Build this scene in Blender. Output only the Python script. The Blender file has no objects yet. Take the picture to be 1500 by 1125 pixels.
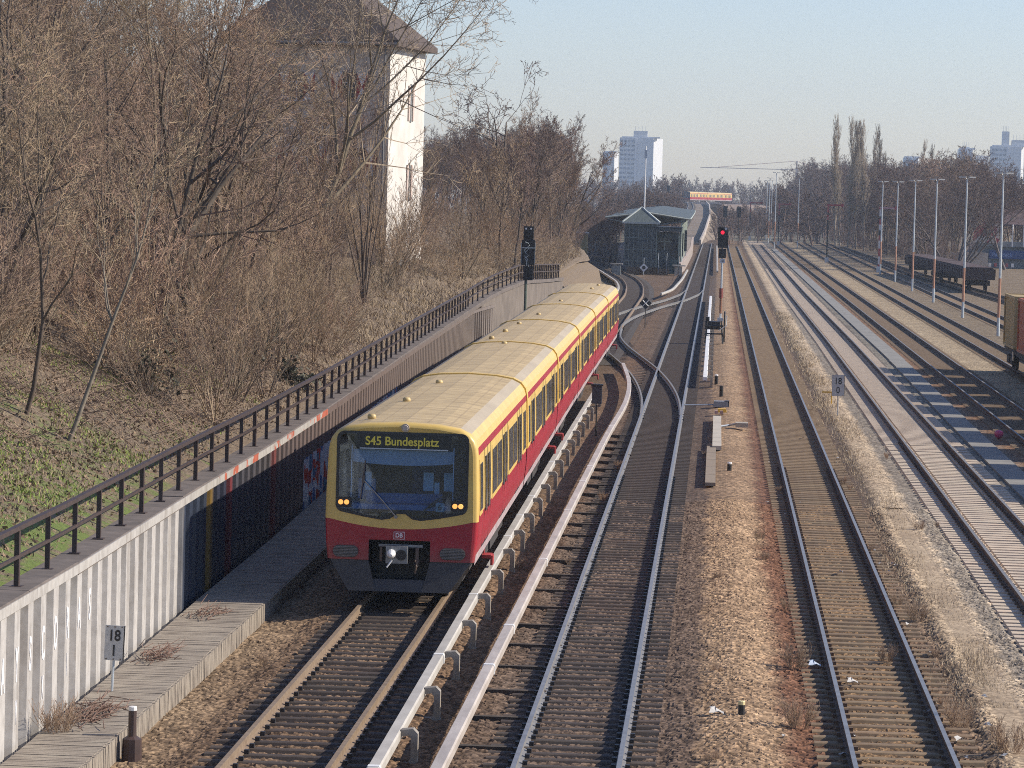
import bpy, math, random
import numpy as np
from mathutils import Vector, Matrix

S = bpy.context.scene
COL = S.collection
rad = math.radians
RNG = random.Random(7)

# ------------------------------------------------------------------ camera
CAM_H = 8.2
cam_d = bpy.data.cameras.new("camera")
cam = bpy.data.objects.new("camera", cam_d)
COL.objects.link(cam)
cam_d.sensor_width = 36.0
cam_d.lens = 122.4
cam_d.clip_start = 1.0
cam_d.clip_end = 9000.0
_r = (0.99786918, 0.05941777, 0.02695595)
_u = (-0.03013429, 0.053261, 0.99812584)
_f = (-0.05787071, 0.99681131, -0.05493802)
cam.matrix_world = Matrix(((_r[0], _u[0], -_f[0], 0), (_r[1], _u[1], -_f[1], 0),
                           (_r[2], _u[2], -_f[2], CAM_H), (0, 0, 0, 1)))
S.camera = cam

# ------------------------------------------------------------------ sky, sun, exposure
SUN_EL, SUN_AZ = rad(32), rad(85)          # azimuth measured from +Y towards +X
w = bpy.data.worlds.new("World")
S.world = w
w.use_nodes = True
nt = w.node_tree
sky = nt.nodes.new("ShaderNodeTexSky")
sky.sky_type = 'NISHITA'
sky.sun_disc = False
sky.sun_elevation = SUN_EL
sky.sun_rotation = SUN_AZ
sky.air_density = 1.0
sky.dust_density = 0.4
sky.ozone_density = 3.0
sky.altitude = 50
bg = nt.nodes["Background"]
bg.inputs[1].default_value = 0.10
tint = nt.nodes.new("ShaderNodeMix")
tint.data_type = 'RGBA'
tint.blend_type = 'MULTIPLY'
tint.inputs[0].default_value = 1.0
tint.inputs[7].default_value = (.96, .93, 1.07, 1)
nt.links.new(sky.outputs[0], tint.inputs[6])
nt.links.new(tint.outputs[2], bg.inputs[0])
sun_d = bpy.data.lights.new("sun", 'SUN')
sun_d.energy = 4.2
sun_d.angle = rad(0.5)
sun_d.color = (1.0, 0.91, 0.78)
sun = bpy.data.objects.new("sun", sun_d)
COL.objects.link(sun)
sv = Vector((math.cos(SUN_EL) * math.sin(SUN_AZ), math.cos(SUN_EL) * math.cos(SUN_AZ), math.sin(SUN_EL)))
sun.rotation_euler = sv.to_track_quat('Z', 'Y').to_euler()
S.view_settings.view_transform = 'Standard'
S.view_settings.look = 'None'
S.view_settings.exposure = 0.58
S.view_settings.gamma = 1.0
S.cycles.max_bounces = 6
S.cycles.transparent_max_bounces = 8
S.cycles.volume_bounces = 0
S.cycles.use_denoising = False
S.cycles.use_adaptive_sampling = False
S.cycles.filter_width = 1.0

# ------------------------------------------------------------------ materials
MATS = {}


def nmat(name):
    m = bpy.data.materials.new(name)
    m.use_nodes = True
    n = m.node_tree.nodes
    return m, m.node_tree, n["Principled BSDF"]


def mix_rgb(t, fac, a, b, mode='MIX'):
    x = t.nodes.new("ShaderNodeMix")
    x.data_type = 'RGBA'
    x.blend_type = mode
    for s, v in ((x.inputs[0], fac), (x.inputs[6], a), (x.inputs[7], b)):
        if isinstance(v, (int, float)):
            s.default_value = v
        elif isinstance(v, tuple):
            s.default_value = v if len(v) == 4 else (*v, 1)
        else:
            t.links.new(v, s)
    return x.outputs[2]


def noise(t, scale, detail=4, rough=0.6, vec=None, dim=None):
    n = t.nodes.new("ShaderNodeTexNoise")
    n.inputs["Scale"].default_value = scale
    n.inputs["Detail"].default_value = detail
    n.inputs["Roughness"].default_value = rough
    if vec is not None:
        t.links.new(vec, n.inputs["Vector"])
    return n


def ramp(t, fac, stops, interp='LINEAR'):
    r = t.nodes.new("ShaderNodeValToRGB")
    r.color_ramp.interpolation = interp
    e = r.color_ramp.elements
    while len(e) < len(stops):
        e.new(1.0)
    for k, (p, c) in enumerate(stops):
        e[k].position = p
        e[k].color = (*c, 1) if len(c) == 3 else c
    t.links.new(fac, r.inputs[0])
    return r.outputs[0]


def mval(t, op, a, b=None):
    m = t.nodes.new("ShaderNodeMath")
    m.operation = op
    for s, v in ((m.inputs[0], a), (m.inputs[1], b)):
        if v is None:
            continue
        if isinstance(v, (int, float)):
            s.default_value = v
        else:
            t.links.new(v, s)
    return m.outputs[0]


def coords(t, kind="Object"):
    return t.nodes.new("ShaderNodeTexCoord").outputs[kind]


def position(t):
    return t.nodes.new("ShaderNodeNewGeometry").outputs["Position"]


def bump(t, bsdf, height, strength=0.4, dist=0.02):
    b = t.nodes.new("ShaderNodeBump")
    b.inputs["Strength"].default_value = strength
    b.inputs["Distance"].default_value = dist
    t.links.new(height, b.inputs["Height"])
    t.links.new(b.outputs[0], bsdf.inputs["Normal"])


def M(name, c1, c2=None, scale=6.0, rough=0.7, metal=0.0, bmp=0.0, stretch=None, rnd=0.0, detail=5, lo=0.35, hi=0.65, spec=None):
    """procedural two-tone weathered material"""
    if name in MATS:
        return MATS[name]
    m, t, b = nmat(name)
    c2 = c2 or tuple(x * 0.75 for x in c1)
    vec = coords(t)
    if stretch:
        mp = t.nodes.new("ShaderNodeMapping")
        mp.inputs["Scale"].default_value = stretch
        t.links.new(vec, mp.inputs[0])
        vec = mp.outputs[0]
    n = noise(t, scale, detail, 0.65, vec)
    c = ramp(t, n.outputs[0], [(lo, c1), (hi, c2)])
    if rnd:
        oi = t.nodes.new("ShaderNodeObjectInfo")
        c = mix_rgb(t, rnd, c, ramp(t, oi.outputs["Random"], [(0.0, (0.6, 0.52, 0.46)), (0.35, (1.0, .95, .86)), (.7, (1.1, 1.16, 1.02)), (1.0, (1.5, 1.3, 1.1))]), 'MULTIPLY')
    t.links.new(c, b.inputs["Base Color"])
    b.inputs["Roughness"].default_value = rough
    b.inputs["Metallic"].default_value = metal
    if spec is not None:
        b.inputs["Specular IOR Level"].default_value = spec
    if bmp:
        bump(t, b, n.outputs[0], bmp, 0.02)
    MATS[name] = m
    return m


def emit(name, col, strength):
    if name in MATS:
        return MATS[name]
    m, t, b = nmat(name)
    b.inputs["Base Color"].default_value = (*col, 1)
    b.inputs["Emission Color"].default_value = (*col, 1)
    b.inputs["Emission Strength"].default_value = strength
    MATS[name] = m
    return m


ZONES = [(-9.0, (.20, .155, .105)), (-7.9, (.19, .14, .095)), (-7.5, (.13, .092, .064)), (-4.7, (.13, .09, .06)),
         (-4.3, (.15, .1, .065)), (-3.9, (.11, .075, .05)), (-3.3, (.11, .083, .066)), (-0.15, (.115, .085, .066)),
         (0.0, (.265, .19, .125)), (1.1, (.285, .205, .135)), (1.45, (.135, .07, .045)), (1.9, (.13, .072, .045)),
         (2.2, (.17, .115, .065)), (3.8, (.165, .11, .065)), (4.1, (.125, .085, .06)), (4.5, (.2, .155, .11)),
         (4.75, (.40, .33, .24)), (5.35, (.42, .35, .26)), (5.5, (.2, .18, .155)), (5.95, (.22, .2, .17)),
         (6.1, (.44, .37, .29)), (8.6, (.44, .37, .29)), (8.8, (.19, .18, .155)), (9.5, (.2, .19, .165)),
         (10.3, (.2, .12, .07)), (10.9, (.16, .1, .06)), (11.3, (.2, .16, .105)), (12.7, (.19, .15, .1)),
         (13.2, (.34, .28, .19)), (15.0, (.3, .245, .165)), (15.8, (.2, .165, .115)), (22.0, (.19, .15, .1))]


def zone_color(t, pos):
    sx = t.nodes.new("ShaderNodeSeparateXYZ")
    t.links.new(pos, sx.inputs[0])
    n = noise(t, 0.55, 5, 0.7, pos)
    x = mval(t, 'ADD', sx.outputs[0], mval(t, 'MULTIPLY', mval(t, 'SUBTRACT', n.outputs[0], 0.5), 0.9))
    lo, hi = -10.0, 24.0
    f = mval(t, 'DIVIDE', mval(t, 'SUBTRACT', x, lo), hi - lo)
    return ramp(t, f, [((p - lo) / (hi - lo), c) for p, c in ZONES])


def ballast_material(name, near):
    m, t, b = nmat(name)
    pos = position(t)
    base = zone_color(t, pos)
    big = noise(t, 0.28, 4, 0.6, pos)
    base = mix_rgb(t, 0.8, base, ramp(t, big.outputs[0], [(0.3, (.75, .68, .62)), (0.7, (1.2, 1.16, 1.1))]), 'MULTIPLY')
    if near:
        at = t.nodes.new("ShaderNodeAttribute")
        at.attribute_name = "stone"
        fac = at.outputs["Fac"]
    else:
        v = t.nodes.new("ShaderNodeTexVoronoi")
        v.inputs["Scale"].default_value = 15
        t.links.new(pos, v.inputs["Vector"])
        sc = t.nodes.new("ShaderNodeSeparateColor")
        t.links.new(v.outputs["Color"], sc.inputs[0])
        fac = sc.outputs[0]
        bump(t, b, v.outputs["Distance"], -0.9, 0.05)
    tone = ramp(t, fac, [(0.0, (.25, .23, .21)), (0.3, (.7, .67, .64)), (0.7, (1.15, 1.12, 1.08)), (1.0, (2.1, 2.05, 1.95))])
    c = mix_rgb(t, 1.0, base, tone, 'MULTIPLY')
    t.links.new(c, b.inputs["Base Color"])
    b.inputs["Roughness"].default_value = 0.9
    b.inputs["Specular IOR Level"].default_value = 0.2
    return m


# ------------------------------------------------------------------ mesh helpers
class MB:
    def __init__(self):
        self.v, self.f, self.m = [], [], []

    def add(self, vs, fs, mi=0):
        o = len(self.v)
        self.v += [tuple(p) for p in vs]
        for q in fs:
            self.f.append(tuple(i + o for i in q))
            self.m.append(mi)

    def box(self, c, s, mi=0, rz=0.0, taper=1.0):
        x, y, z = c
        a, b, h = s[0] / 2, s[1] / 2, s[2] / 2
        cr, sr = math.cos(rz), math.sin(rz)
        vs = []
        for k, q in ((-1, 1.0), (1, taper)):
            for i, j in ((-1, -1), (1, -1), (1, 1), (-1, 1)):
                px, py = i * a * q, j * b * q
                vs.append((x + px * cr - py * sr, y + px * sr + py * cr, z + k * h))
        self.add(vs, [(3, 2, 1, 0), (4, 5, 6, 7), (0, 1, 5, 4), (1, 2, 6, 5), (2, 3, 7, 6), (3, 0, 4, 7)], mi)

    def tube(self, pts, r, n=8, mi=0, cap=True):
        pts = [Vector(p) for p in pts]
        rs = r if isinstance(r, (list, tuple)) else [r] * len(pts)
        vs, fs = [], []
        for i, p in enumerate(pts):
            d = (pts[min(i + 1, len(pts) - 1)] - pts[max(i - 1, 0)]).normalized()
            a = d.orthogonal() if abs(d.z) > 0.95 else Vector((0, 0, 1)).cross(d)
            a.normalize()
            b = d.cross(a)
            for k in range(n):
                th = 2 * math.pi * k / n
                vs.append(p + (a * math.cos(th) + b * math.sin(th)) * rs[i])
        for i in range(len(pts) - 1):
            for k in range(n):
                k2 = (k + 1) % n
                fs.append((i * n + k, i * n + k2, (i + 1) * n + k2, (i + 1) * n + k))
        if cap:
            fs.append(tuple(range(n - 1, -1, -1)))
            fs.append(tuple((len(pts) - 1) * n + k for k in range(n)))
        self.add(vs, fs, mi)

    def sweep(self, path, prof, mis=0, closed=True, cap=True):
        """prof: list of (side, up); path: list of (x,y,z) running mostly along Y"""
        n = len(prof)
        P = [Vector(p) for p in path]
        vs = []
        for i, p in enumerate(P):
            d = P[min(i + 1, len(P) - 1)] - P[max(i - 1, 0)]
            d.z = 0
            d.normalize()
            sd = Vector((d.y, -d.x, 0))
            for a, b in prof:
                vs.append((p.x + sd.x * a, p.y + sd.y * a, p.z + b))
        o = len(self.v)
        self.v += vs
        for i in range(len(P) - 1):
            for k in range(n if closed else n - 1):
                k2 = (k + 1) % n
                self.f.append((o + i * n + k, o + i * n + k2, o + (i + 1) * n + k2, o + (i + 1) * n + k))
                self.m.append(mis if isinstance(mis, int) else mis[k])
        if cap and closed:
            self.f.append(tuple(o + k for k in range(n)))
            self.m.append(0)
            e = o + (len(P) - 1) * n
            self.f.append(tuple(e + k for k in range(n - 1, -1, -1)))
            self.m.append(0)

    def build(self, name, mats, parent=None, smooth=False):
        me = bpy.data.meshes.new(name)
        me.from_pydata(self.v, [], self.f)
        mats = mats if isinstance(mats, (list, tuple)) else [mats]
        for q in mats:
            me.materials.append(q)
        me.polygons.foreach_set("material_index", self.m)
        if smooth:
            me.polygons.foreach_set("use_smooth", [True] * len(self.f))
        me.update()
        return link(name, me, parent)


def link(name, me, parent=None):
    o = bpy.data.objects.new(name, me)
    COL.objects.link(o)
    if parent is not None:
        o.parent = parent
    return o


def np_mesh(name, V, Q, mats, smooth=False, mi=None):
    """V (n,3), Q (m,k) same-size faces"""
    me = bpy.data.meshes.new(name)
    k = Q.shape[1]
    me.vertices.add(len(V))
    me.vertices.foreach_set("co", np.ascontiguousarray(V, dtype=np.float32).ravel())
    me.loops.add(Q.size)
    me.loops.foreach_set("vertex_index", np.ascontiguousarray(Q, dtype=np.int32).ravel())
    me.polygons.add(len(Q))
    me.polygons.foreach_set("loop_start", np.arange(0, Q.size, k, dtype=np.int32))
    for q in (mats if isinstance(mats, (list, tuple)) else [mats]):
        me.materials.append(q)
    if mi is not None:
        me.polygons.foreach_set("material_index", np.ascontiguousarray(mi, dtype=np.int32))
    me.polygons.foreach_set("use_smooth", np.full(len(Q), smooth, dtype=bool))
    me.update(calc_edges=True)
    return me


def tag(o, label=None, cat=None, group=None, kind=None):
    for k, v in (("label", label), ("category", cat), ("group", group), ("kind", kind)):
        if v:
            o[k] = v
    return o


def thing(name, label, cat, loc=(0, 0, 0), rz=0.0, group=None):
    o = bpy.data.objects.new(name, None)
    COL.objects.link(o)
    o.location = loc
    o.rotation_euler = (0, 0, rz)
    return tag(o, label, cat, group)


def copy_tree(o, parent=None):
    c = o.copy()
    COL.objects.link(c)
    c.parent = parent
    for ch in list(o.children):
        copy_tree(ch, c)
    return c


def dup(o, loc, rz=0.0, label=None, scale=None):
    c = copy_tree(o)
    c.location = loc
    c.rotation_euler = (0, 0, rz)
    if label:
        c["label"] = label
    if scale:
        c.scale = scale if isinstance(scale, tuple) else (scale,) * 3
    return c


def text(name, body, size, mat, parent, loc, rot=(math.pi / 2, 0, 0), sx=1.0, ext=0.004, bold=0.0):
    cu = bpy.data.curves.new(name, 'FONT')
    cu.body = body
    cu.size = size
    cu.extrude = ext
    cu.offset = bold
    cu.align_x = 'CENTER'
    cu.align_y = 'CENTER'
    tmp = bpy.data.objects.new(name, cu)
    me = bpy.data.meshes.new_from_object(tmp)
    bpy.data.objects.remove(tmp)
    me.materials.clear()
    me.materials.append(mat)
    o = link(name, me, parent)
    o.location = loc
    o.rotation_euler = rot
    o.scale = (sx, 1, 1)
    return o


def lerp_path(tab, y):
    """tab: rows (y, a, b...) -> interpolated values at y"""
    ys = [r[0] for r in tab]
    return [float(np.interp(y, ys, [r[k] for r in tab])) for k in range(1, len(tab[0]))]


def smooth_tab(tab, step=6.0):
    """resample a (y, x) table with a smoothing kernel, so that curves have no corners"""
    ys = np.arange(tab[0][0], tab[-1][0] + step, step)
    fine = np.arange(tab[0][0] - 60, tab[-1][0] + 60, 1.0)
    out = []
    for k in range(1, len(tab[0])):
        Y = [r[0] for r in tab]
        X = [r[k] for r in tab]
        f = np.interp(fine, Y, X)
        f[fine < Y[0]] = X[0] + (fine[fine < Y[0]] - Y[0]) * (X[1] - X[0]) / (Y[1] - Y[0])
        f[fine > Y[-1]] = X[-1] + (fine[fine > Y[-1]] - Y[-1]) * (X[-1] - X[-2]) / (Y[-1] - Y[-2])
        ker = np.hanning(27)
        ker /= ker.sum()
        f = np.convolve(f, ker, 'same')
        out.append(np.interp(ys, fine, f))
    return [(float(y), *[float(o[i]) for o in out]) for i, y in enumerate(ys)]


# common materials
STEEL = M("rail_steel", (.31, .305, .30), (.23, .225, .22), 3, .45, .5)
RUST = M("rail_rust", (.15, .1, .065), (.09, .06, .04), 9, .8, 0, .2)
RUSTLIT = M("rail_tan", (.27, .2, .135), (.2, .14, .09), 7, .65, .2)
GREYRAIL = M("rail_grey", (.26, .25, .235), (.18, .17, .16), 4, .55, .3)
DARKMETAL = M("dark_metal", (.025, .025, .028), (.045, .042, .04), 8, .5, .3)
BLACK = M("black_paint", (.012, .012, .014), (.022, .021, .02), 5, .45)
GALV = M("galvanised", (.48, .52, .55), (.38, .42, .46), 5, .5, .35)
WHITE = M("white_paint", (.78, .77, .75), (.66, .65, .62), 3, .5)
CONC = M("concrete", (.36, .33, .285), (.25, .23, .2), 3, .9, 0, .3)
CONCD = M("dark_concrete", (.13, .115, .105), (.085, .075, .07), 4, .9, 0, .3)
RED = M("red_paint", (.42, .02, .02), (.3, .02, .02), 4, .5)
YELLOW = M("yellow_paint", (.7, .42, .03), (.55, .32, .03), 4, .5)
# ------------------------------------------------------------------ terrain
TA = smooth_tab([(40, -5.97), (70, -5.99), (105, -6.2), (140, -6.4), (180, -6.55), (230, -6.7), (290, -6.85), (320, -7.5),
                 (345, -8.6), (380, -11.2), (432, -15.2), (510, -17.2), (620, -18)])


def rise(tab, y):
    """the train's track lies a little higher than the others at first"""
    return float(np.interp(y, [120, 185], [.11, 0])) if tab is TA else 0.0


TB = [(40, -1.95), (240, -1.95), (600, -1.95), (640, -1.95)]
TC = [(40, 2.99), (620, 2.5)]
TD = [(40, 7.35), (205, 7.34), (310, 7.1), (700, 7.0)]
TE = [(40, 11.75), (300, 11.7), (600, 11.4), (800, 11.2)]
TF = [(40, 15.9), (800, 16.2)]
TG = [(40, 20.4), (500, 20.6), (800, 20.8)]
TH = [(180, 28.4), (333, 25.0), (410, 23.3), (640, 22.0)]
WALL = [(40, -10.08, 2.16), (54, -10.15, 2.16), (68, -10.37, 2.16), (80, -10.48, 2.16), (95, -10.75, 2.16), (131, -11.6, 2.2), (176, -12.5, 2.3),
        (186, -12.1, 2.75), (196, -11.1, 3.2), (226, -10.2, 2.7)]


def bank_z(x, y):
    xw, zc = lerp_path(WALL, min(max(y, 40), 226))
    if y > 226:
        zc = 2.9 + min(0, -(y - 270) * 0.016)
    d = xw - 0.3 - x
    s = float(np.interp(y, [40, 100, 165, 200, 230, 330, 420, 500], [.40, .40, .24, .26, .34, .34, .24, .2]))
    z = zc + s * min(max(d, 0), 10) + .06 * max(d - 10, 0)
    z += 0.14 * math.sin(x * 1.3 + y * .37) * math.sin(y * .9 - x * .5) * min(1, max(d, 0) / 2)
    return z


def structure(name, me):
    return tag(link(name, me), kind="structure")


def sheet(name, x0, x1, y0, y1, z, mat, nx=1, ny=1, zf=None):
    xs, ys = np.linspace(x0, x1, nx + 1), np.linspace(y0, y1, ny + 1)
    X, Y = np.meshgrid(xs, ys)
    Z = np.full_like(X, z) if zf is None else zf(X, Y)
    V = np.stack([X.ravel(), Y.ravel(), Z.ravel()], 1)
    i = (np.arange(ny)[:, None] * (nx + 1) + np.arange(nx)[None]).ravel()
    Q = np.stack([i, i + 1, i + nx + 2, i + nx + 1], 1)
    return np_mesh(name, V, Q, mat)


GROUND = M("ground_soil", (.16, .13, .075), (.1, .085, .05), .12, .95)
structure("ground", sheet("ground", -2500, 2500, -60, 6500, -.62, GROUND))

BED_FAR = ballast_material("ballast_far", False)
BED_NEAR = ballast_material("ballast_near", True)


def bed_profile(x, y=None):
    z = np.full_like(x, -.215)
    for c0 in (-6.0, -1.95, 2.95):
        z -= 0.024 * np.clip((1.5 - np.abs(x - c0)) / .15, 0, 1)
    z -= .05 * np.clip((1.5 - np.abs(x - 7.35)) / .15, 0, 1)
    z += .10 * np.exp(-((x - .55) / .55) ** 2)            # heaped gravel between the tracks
    z += .03 * np.exp(-((x + 4.05) / .3) ** 2)
    if y is not None:
        z += .10 * np.clip((1.75 - np.abs(x + 5.98)) / .4, 0, 1) * np.interp(y, [120, 185], [1, 0])
    z += .08 * np.exp(-((x - 4.95) / .5) ** 4)            # sand strip
    z -= .10 * np.clip((-7.4 - x) / 1.4, 0, 1)
    return z


Y_NEAR = 96.0
xs = np.concatenate([np.linspace(-9.6, 10, 120), np.linspace(10.5, 60, 40)])
ys = np.array([Y_NEAR - .5, 130, 180, 260, 400, 700])
X, Y = np.meshgrid(xs, ys)
Z = bed_profile(X, Y) - .006
V = np.stack([X.ravel(), Y.ravel(), Z.ravel()], 1)
nx = len(xs)
i = (np.arange(len(ys) - 1)[:, None] * nx + np.arange(nx - 1)[None]).ravel()
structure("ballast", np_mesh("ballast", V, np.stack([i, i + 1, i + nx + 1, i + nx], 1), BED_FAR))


structure("ballast", sheet("ballast", 9.1, 60, 40, Y_NEAR - .4, -.222, BED_FAR))


def stone_field(X, Y, s, seed):
    rs = np.random.RandomState(seed)
    N = 512
    ox, oy, rv = rs.rand(N, N), rs.rand(N, N), rs.rand(N, N)
    ix, iy = np.floor(X / s).astype(int), np.floor(Y / s).astype(int)
    best = np.full(X.shape, 9.0)
    val = np.zeros(X.shape)
    for dx in (-1, 0, 1):
        for dy in (-1, 0, 1):
            a, b = (ix + dx) % N, (iy + dy) % N
            d = np.hypot((ix + dx + ox[a, b]) * s - X, (iy + dy + oy[a, b]) * s - Y) / s
            k = d < best
            best = np.where(k, d, best)
            val = np.where(k, rv[a, b], val)
    return best, val


xs = np.arange(-9.0, 9.2, .034)
ys = np.concatenate([np.arange(46.0, 62, .034), np.arange(62, Y_NEAR, .045)])
X, Y = np.meshgrid(xs, ys)
d1, v1 = stone_field(X, Y, .066, 3)
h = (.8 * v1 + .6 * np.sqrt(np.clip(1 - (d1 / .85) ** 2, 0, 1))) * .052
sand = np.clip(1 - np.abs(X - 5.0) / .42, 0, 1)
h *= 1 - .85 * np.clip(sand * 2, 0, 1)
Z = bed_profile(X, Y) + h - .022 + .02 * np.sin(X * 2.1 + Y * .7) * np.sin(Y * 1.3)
nx = len(xs)
V = np.stack([X.ravel(), Y.ravel(), Z.ravel()], 1)
i = (np.arange(len(ys) - 1)[:, None] * nx + np.arange(nx - 1)[None]).ravel()
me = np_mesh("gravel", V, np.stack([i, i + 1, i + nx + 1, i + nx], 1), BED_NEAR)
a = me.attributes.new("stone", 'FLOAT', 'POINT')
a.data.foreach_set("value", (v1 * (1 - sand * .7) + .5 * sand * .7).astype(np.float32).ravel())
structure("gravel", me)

# concrete path beside the white-sleepered track
pm = MB()
for k in range(65):
    y0 = 55 + k * 8.2
    x0 = float(np.interp(y0, [90, 125, 185, 590], [8.95, 9.0, 9.3, 9.0]))
    pm.box((x0 + .42, y0 + 4.08, -.2), (.85, 8.14, .09))
structure("path", pm.build("path", CONC).data) if False else tag(bpy.data.objects[pm.build("path", M("path_concrete", (.27, .255, .225), (.19, .18, .16), 1.5, .9, 0, .2)).name], kind="structure")

# dark bed under the curving part of the train's track
bm_ = MB()
pts = [r for r in TA if r[0] > 170]
bm_.sweep([(x, y, -.2) for y, x in pts], [(-1.7, 0), (1.7, 0)], closed=False)
tag(bm_.build("track_bed", M("sooty_ballast", (.075, .058, .045), (.05, .04, .032), 9, .95, 0, .5)), kind="structure")

# left bank
m, t, b = nmat("bank_litter")
pos = position(t)
n1, n2, n3 = noise(t, 1.1, 6, .7, pos), noise(t, 9, 5, .75, pos), noise(t, .35, 3, .6, pos)
c = ramp(t, n2.outputs[0], [(.3, (.1, .07, .045)), (.5, (.18, .13, .085)), (.72, (.31, .25, .17))])
sx = t.nodes.new("ShaderNodeSeparateXYZ")
t.links.new(pos, sx.inputs[0])
yf = ramp(t, mval(t, 'DIVIDE', sx.outputs[1], 200), [(.26, (1, 1, 1)), (.38, (.75, .75, .75)), (.46, (0, 0, 0))])
gm = ramp(t, mval(t, 'MULTIPLY', n1.outputs[0], yf), [(.40, (0, 0, 0)), (.52, (.8, .8, .8))])
c = mix_rgb(t, gm, c, (.12, .19, .025))
t.links.new(c, b.inputs["Base Color"])
b.inputs["Roughness"].default_value = .95
bump(t, b, n2.outputs[0], .8, .12)
BANK = m
NXB, NYB = 90, 300
ysb = np.concatenate([np.linspace(38, 226, 260), np.linspace(230, 520, 41)])
V = []
for y in ysb:
    xw = lerp_path(WALL, min(y, 226))[0] if y <= 226 else float(np.interp(y, [226, 300, 345, 400, 520], [-10.2, -10.7, -12.9, -18, -22.5]))
    for k in range(NXB + 1):
        d = .25 + (k / NXB) ** 1.7 * 90
        x = xw - d
        V.append((x, y, bank_z(x, y)) if k else (x, y, bank_z(x, y) - .05))
V = np.array(V)
i = (np.arange(len(ysb) - 1)[:, None] * (NXB + 1) + np.arange(NXB)[None]).ravel()
structure("bank", np_mesh("bank", V, np.stack([i + NXB + 1, i + NXB + 2, i + 1, i], 1), BANK, True))
# slope that closes the far bank down to the track bed
bm_ = MB()
pp = [(226, -10.2, 2.7), (270, -10.45, 2.85), (300, -10.6, 2.4), (345, -12.8, 1.7), (400, -17.8, .9), (520, -22.5, -.4)]
bm_.sweep([(x, y, z) for y, x, z in pp], [(-.6, 0.02), (.4, -.6), (1.0, -3.2)], closed=False)
tag(bm_.build("slope", BANK), kind="structure")

# ------------------------------------------------------------------ tracks
RAILP = [(-.036, 0), (.036, 0), (.036, -.038), (.012, -.055), (.012, -.135), (.07, -.155), (.07, -.172), (-.07, -.172), (-.07, -.155),
         (-.012, -.135), (-.012, -.055), (-.036, -.038)]


def rail(name, path, off, mats, parent):
    mb = MB()
    mb.sweep([(x + off, y, z) for x, y, z in path], RAILP, [0] + [1] * 11)
    return mb.build(name, mats, parent)


def sleeper_mesh(kind):
    mb = MB()
    if kind == 'steel' or kind == 'tan':
        w2 = .085 if kind == 'steel' else .1
        prof = [(-w2 - .04, -.26), (w2 + .04, -.26), (w2, -.185), (w2 - .035, -.172), (-w2 + .035, -.172), (-w2, -.185)]
        vs = [(x, p, q) for x in (-1.26, 1.26) for p, q in prof]
        n = 6
        mb.add(vs, [tuple(range(n - 1, -1, -1)), tuple(range(n, 2 * n))] + [(k, (k + 1) % n, n + (k + 1) % n, n + k) for k in range(n)])
    elif kind == 'concrete':
        for x in (-.95, 0, .95):
            mb.box((x, 0, -.235), (.88 if x else 1.02, .40, .125 if x else .1), 0, 0, .93)
    elif kind == 'wood':
        mb.box((0, 0, -.23), (2.6, .24, .13), 0)
    for s in (-1, 1):
        for e in (-1, 1):
            mb.box((s * .7525 + e * .105, 0, -.142), (.07, .1, .06), 1)
    return mb


SLEEPER_MATS = {'steel': [M("sleeper_steel", (.052, .04, .034), (.08, .06, .047), 6, .75, .1, .2, rnd=.5), DARKMETAL],
                'tan': [M("sleeper_tan", (.25, .18, .11), (.17, .115, .07), 5, .85, 0, .2, rnd=.35), RUST],
                'concrete': [M("sleeper_concrete", (.58, .475, .36), (.46, .375, .285), 4, .9, 0, .2, rnd=.2), RUST],
                'wood': [M("sleeper_wood", (.075, .056, .043), (.045, .035, .028), 7, .9, 0, .3, rnd=.4), RUST]}


def track(label, tab, y0, y1, kind, pitch, railmats, skip=None, nmax=100):
    """one track: two rails and its sleepers; the hundred nearest sleepers are parts of their own"""
    root = thing("railway_track", label, "railway track", (lerp_path(tab, y0)[0], y0, 0))
    bx, by = root.location.x, root.location.y
    ys_ = [y for y in np.arange(y0, y1 + 4, 6.0 if len(tab) > 4 else 12.0)]
    path = [(lerp_path(tab, y)[0] - bx, y - by, rise(tab, y)) for y in ys_]
    for o in (-.7525, .7525):
        rail("rail", path, o, railmats, root)
    mb = sleeper_mesh(kind)
    proto = None
    rest = MB()
    n = 0
    y = y0
    while y < y1:
        if not (skip and skip[0] < y < skip[1]):
            x = lerp_path(tab, y)[0]
            an = -math.atan2(lerp_path(tab, y + 2)[0] - x, 2.0)
            jy, jr = RNG.uniform(-.025, .025), an + RNG.uniform(-.012, .012)
            if n < nmax:
                o = mb.build("sleeper", SLEEPER_MATS[kind], root) if proto is None else proto.copy()
                if proto is None:
                    proto = o
                else:
                    COL.objects.link(o)
                    o.parent = root
                o.location = (x - bx, y - by + jy, rise(tab, y) + RNG.uniform(-.006, .006))
                o.rotation_euler = (0, RNG.uniform(-.004, .004), jr)
            elif y < 420 or n % 2 == 0:
                c_, s_ = math.cos(jr), math.sin(jr)
                for f, mi in zip(mb.f, mb.m):
                    if mi == 0:
                        rest.add([(mb.v[q][0] * c_ - mb.v[q][1] * s_ + x - bx, mb.v[q][0] * s_ + mb.v[q][1] * c_ + y - by, mb.v[q][2] + rise(tab, y)) for q in f],
                                 [tuple(range(len(f)))])
            n += 1
        y += pitch
    if rest.f:
        tag(rest.build("distant_sleepers", SLEEPER_MATS[kind], root), kind="stuff")
    return root


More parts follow.
